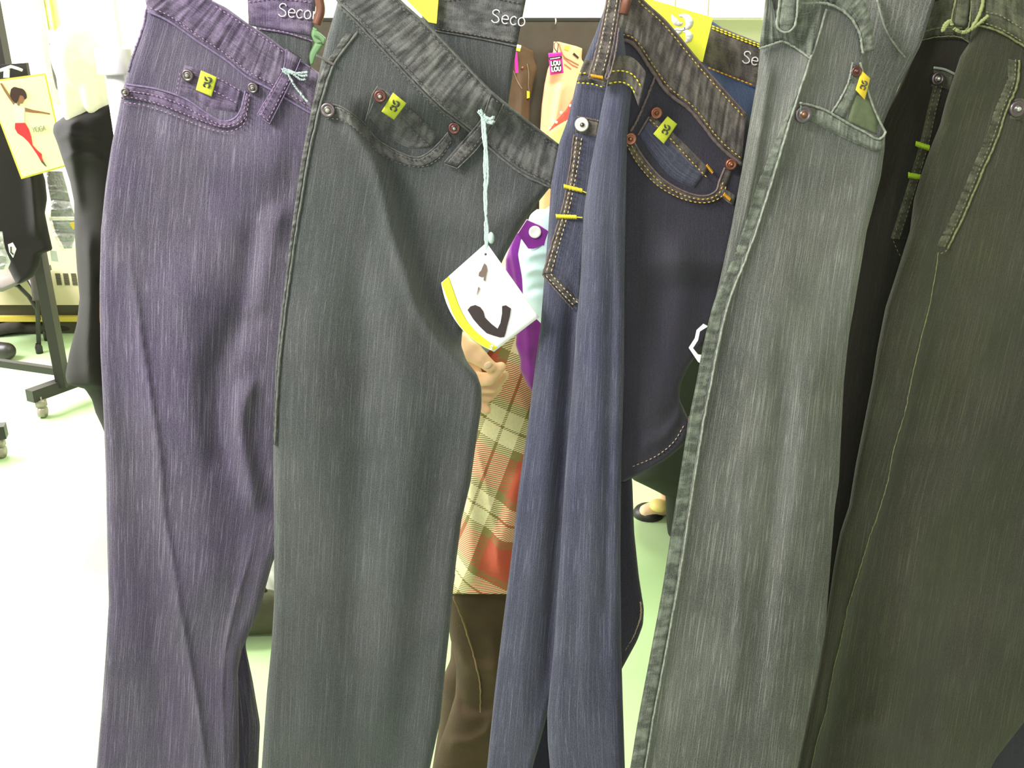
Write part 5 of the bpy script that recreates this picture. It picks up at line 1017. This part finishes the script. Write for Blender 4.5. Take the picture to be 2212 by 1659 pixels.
def bagged(Lb, Rb, y0, y1, Y, label, tabpos=None):
    g = thing('plastic_bag', tuple(v3(Lb[-1][0] + 20, y1, Y)), label, 'bag')
    crumple('film', Lb, Rb, y0, y1, Y, g)
    panel('folded_cloth', [(x + 7, y) for x, y in Lb], [(x - 7, y) for x, y in Rb], y0 + 6, y1 - 8, Surf(Y + .035), M['dkcloth'], g, nx=16, ny=24, thick=.02, r=.008, e=8, win=3)
    if tabpos: decal('yellow_sticker', tabpos, Surf(Y - .012), 0, .004, M['label_gold'], g)
bagged([(92, 364), (96, 400), (104, 440), (102, 476)], [(140, 364), (150, 400), (160, 440), (172, 476)], 364, 476, 3.72, 'crinkled clear plastic bag of dark clothing beside the poster')
bagged([(104, 470), (112, 500), (128, 530)], [(174, 470), (172, 500), (160, 545)], 470, 545, 3.56, 'clear plastic bag with an orange sticker beside the black coat', [(150, 482), (170, 478), (168, 492), (158, 496)])
bagged([(-30, 500), (-30, 590)], [(4, 500), (14, 540), (22, 565), (12, 590)], 500, 590, 3.36, 'clear plastic bag at the left frame edge, below the poster')
o = decal('paper_sheet', [(108, 540), (122, 542), (127, 566), (111, 564)], Surf(3.72), 0, .003, M['card_w'], None); tag(o, 'small white paper hanging below the clear plastic bag', 'paper')
# things hung high at left
g = thing('folder', tuple(v3(28, 170, 3.75)), 'black folder behind the top of the poster, white hanger on it', 'folder')
decal('folder_body', [(-30, 142), (56, 136), (62, 170), (58, 250), (-30, 250)], Surf(3.60), 0, .02, M['black'], g)
o = rod([v3(-4, 154, 3.58), v3(10, 149, 3.58), v3(24, 144, 3.58), v3(38, 148, 3.58), v3(48, 152, 3.58)], .0055, M['card_w'], 'hanger'); decal('hanger_clip', [(8, 150), (20, 150), (19, 168), (7, 168)], Surf(3.575), 0, .006, M['card_w'], o); tag(o, 'white plastic hanger in front of the black folder', 'hanger')
g = thing('jeans', tuple(v3(135, 195, 4.70)), 'small dark jeans on the far wall beside the yellow trim', 'jeans')
panel('jeans_body', [(106, 94), (108, 130), (114, 165), (120, 190), (130, 204)], [(167, 94), (162, 130), (152, 165), (142, 190), (134, 204)], 94, 204, Surf(4.68), D['5d'], g, nx=24, ny=50, thick=.05, r=.02, e=8, win=2)
panel('waistband', [(140, 68), (106, 92), (107, 104)], [(168, 68), (168, 92), (166, 104)], 68, 104, Surf(4.665), D['5d'], g, nx=14, ny=14, thick=.05, r=.015, e=4, win=1)
g = thing('hang_tag', tuple(v3(122, 80, 4.64)), 'white tag with a black squiggle on the small dark jeans', 'tag')
decal('card', [(103, 65), (139, 68), (141, 92), (105, 94)], Surf(4.64), 0, .003, M['card_w'], g); cord([[(120, 78), (124, 86), (126, 78), (131, 88)]], Surf(4.636), 0, .003, M['ink'], g, name='tag_mark')

# chair, shoe, heap
g = thing('folding_chair', tuple(fl(60, 765)), 'black folding chair with dark cloth over its edge, at the left frame edge', 'chair')
M['seat'] = plain('seat_grey', (120, 112, 110), .35)
sa = v3(-80, 600, 4.45); sb = v3(60, 600, 4.40); mb = MB(); mb.bar(sa, sb, .38, .025); mb.build('seat', M['seat'], g)
p1 = fl(86, 763); p2 = fl(103, 735)
rod([v3(64, 604, 4.38), v3(80, 640, 4.37), p1 + Vector((0, 0, .02))], .011, M['black'], 'leg', g); rod([v3(62, 604, 4.5), v3(90, 650, 4.52), p2 + Vector((0, 0, .02))], .011, M['black'], 'leg', g)
rod([v3(-40, 606, 4.36), v3(10, 608, 4.36), v3(40, 618, 4.36), v3(62, 640, 4.36), v3(80, 668, 4.365), v3(84, 690, 4.37)], .010, M['black'], 'brace', g)
for p in (p1, p2): mb = MB(); mb.lathe(p, (0, 0, 1), [(0, 0.001), (.016, .001), (.017, .03), (.011, .05)], 14); mb.build('rubber_foot', M['black'], g)
for px_, py_ in ((-50, 763), (-50, 735)): p = fl(px_, py_); rod([Vector((p.x, p.y, .001)), Vector((p.x + .02, 4.42, .43))], .011, M['black'], 'leg', g)
o = panel('dark_cloth', [(62, 588), (66, 610), (70, 650)], [(76, 588), (88, 610), (93, 650)], 588, 650, Surf(4.28), M['dkcloth'], None, nx=16, ny=30, thick=.04, r=.015, e=7, win=3); tag(o, 'dark grey cloth draped over the edge of the folding chair', 'cloth'); decal('yellow_lining', [(62, 582), (76, 582), (78, 592), (66, 594)], Surf(4.325), 0, .004, M['label_gold'], o)
c = fl(5, 778); o = blob('shoe', [(c + Vector((-.14, .02, .05)), c + Vector((.03, 0, .045)), .05, .042)], .008, M['black']); tag(o, 'rounded black shoe on the floor at the left frame edge', 'shoe')
c = fl(60, 728) + Vector((0, .03, 0)); o = blob('clothing_heap', [(c + Vector((-.35, .02, .035)), c + Vector((.08, .03, .03)), .035, .03), (c + Vector((-.2, -.04, .03)), c + Vector((-.05, .0, .05)), .03, .03), (c + Vector((.05, .04, .03)), c + Vector((.20, .05, .025)), .03, .024)], .008, M['dkcloth']); tag(o, 'dark clothing heaped on the floor in front of the heater', 'cloth')
# handbag and white rounded form on the floor, seen between the two left jeans
c = fl(560, 1395); g = thing('handbag', tuple(c), 'dark olive handbag on the floor between the two leftmost jeans', 'bag')
M['olive'] = plain('olive_leather', (58, 56, 36), .6, noise=.3)
blob('bag_body', [(c + Vector((-.10, .05, .06)), c + Vector((.05, .05, .06)), .058, .052, .8), (c + Vector((-.08, .05, .10)), c + Vector((.02, .05, .10)), .045, .04, .8)], .008, M['olive'], g)
rod([c + Vector((-.09, .05, .13)), c + Vector((-.07, .05, .21)), c + Vector((-.01, .05, .21)), c + Vector((.02, .05, .13))], .006, M['olive'], 'handle', g)
c2 = fl(590, 1330); o = blob('white_form', [(c2 + Vector((.0, .05, .07)), c2 + Vector((.10, .05, .07)), .068, .06, .7), (c2 + Vector((.03, .05, .15)), c2 + Vector((.12, .05, .17)), .055, .05, .6)], .008, M['card_w']); tag(o, 'white rounded form on the floor beside the olive handbag', 'bag')  # two white rounded lumps merged into one form on the floor
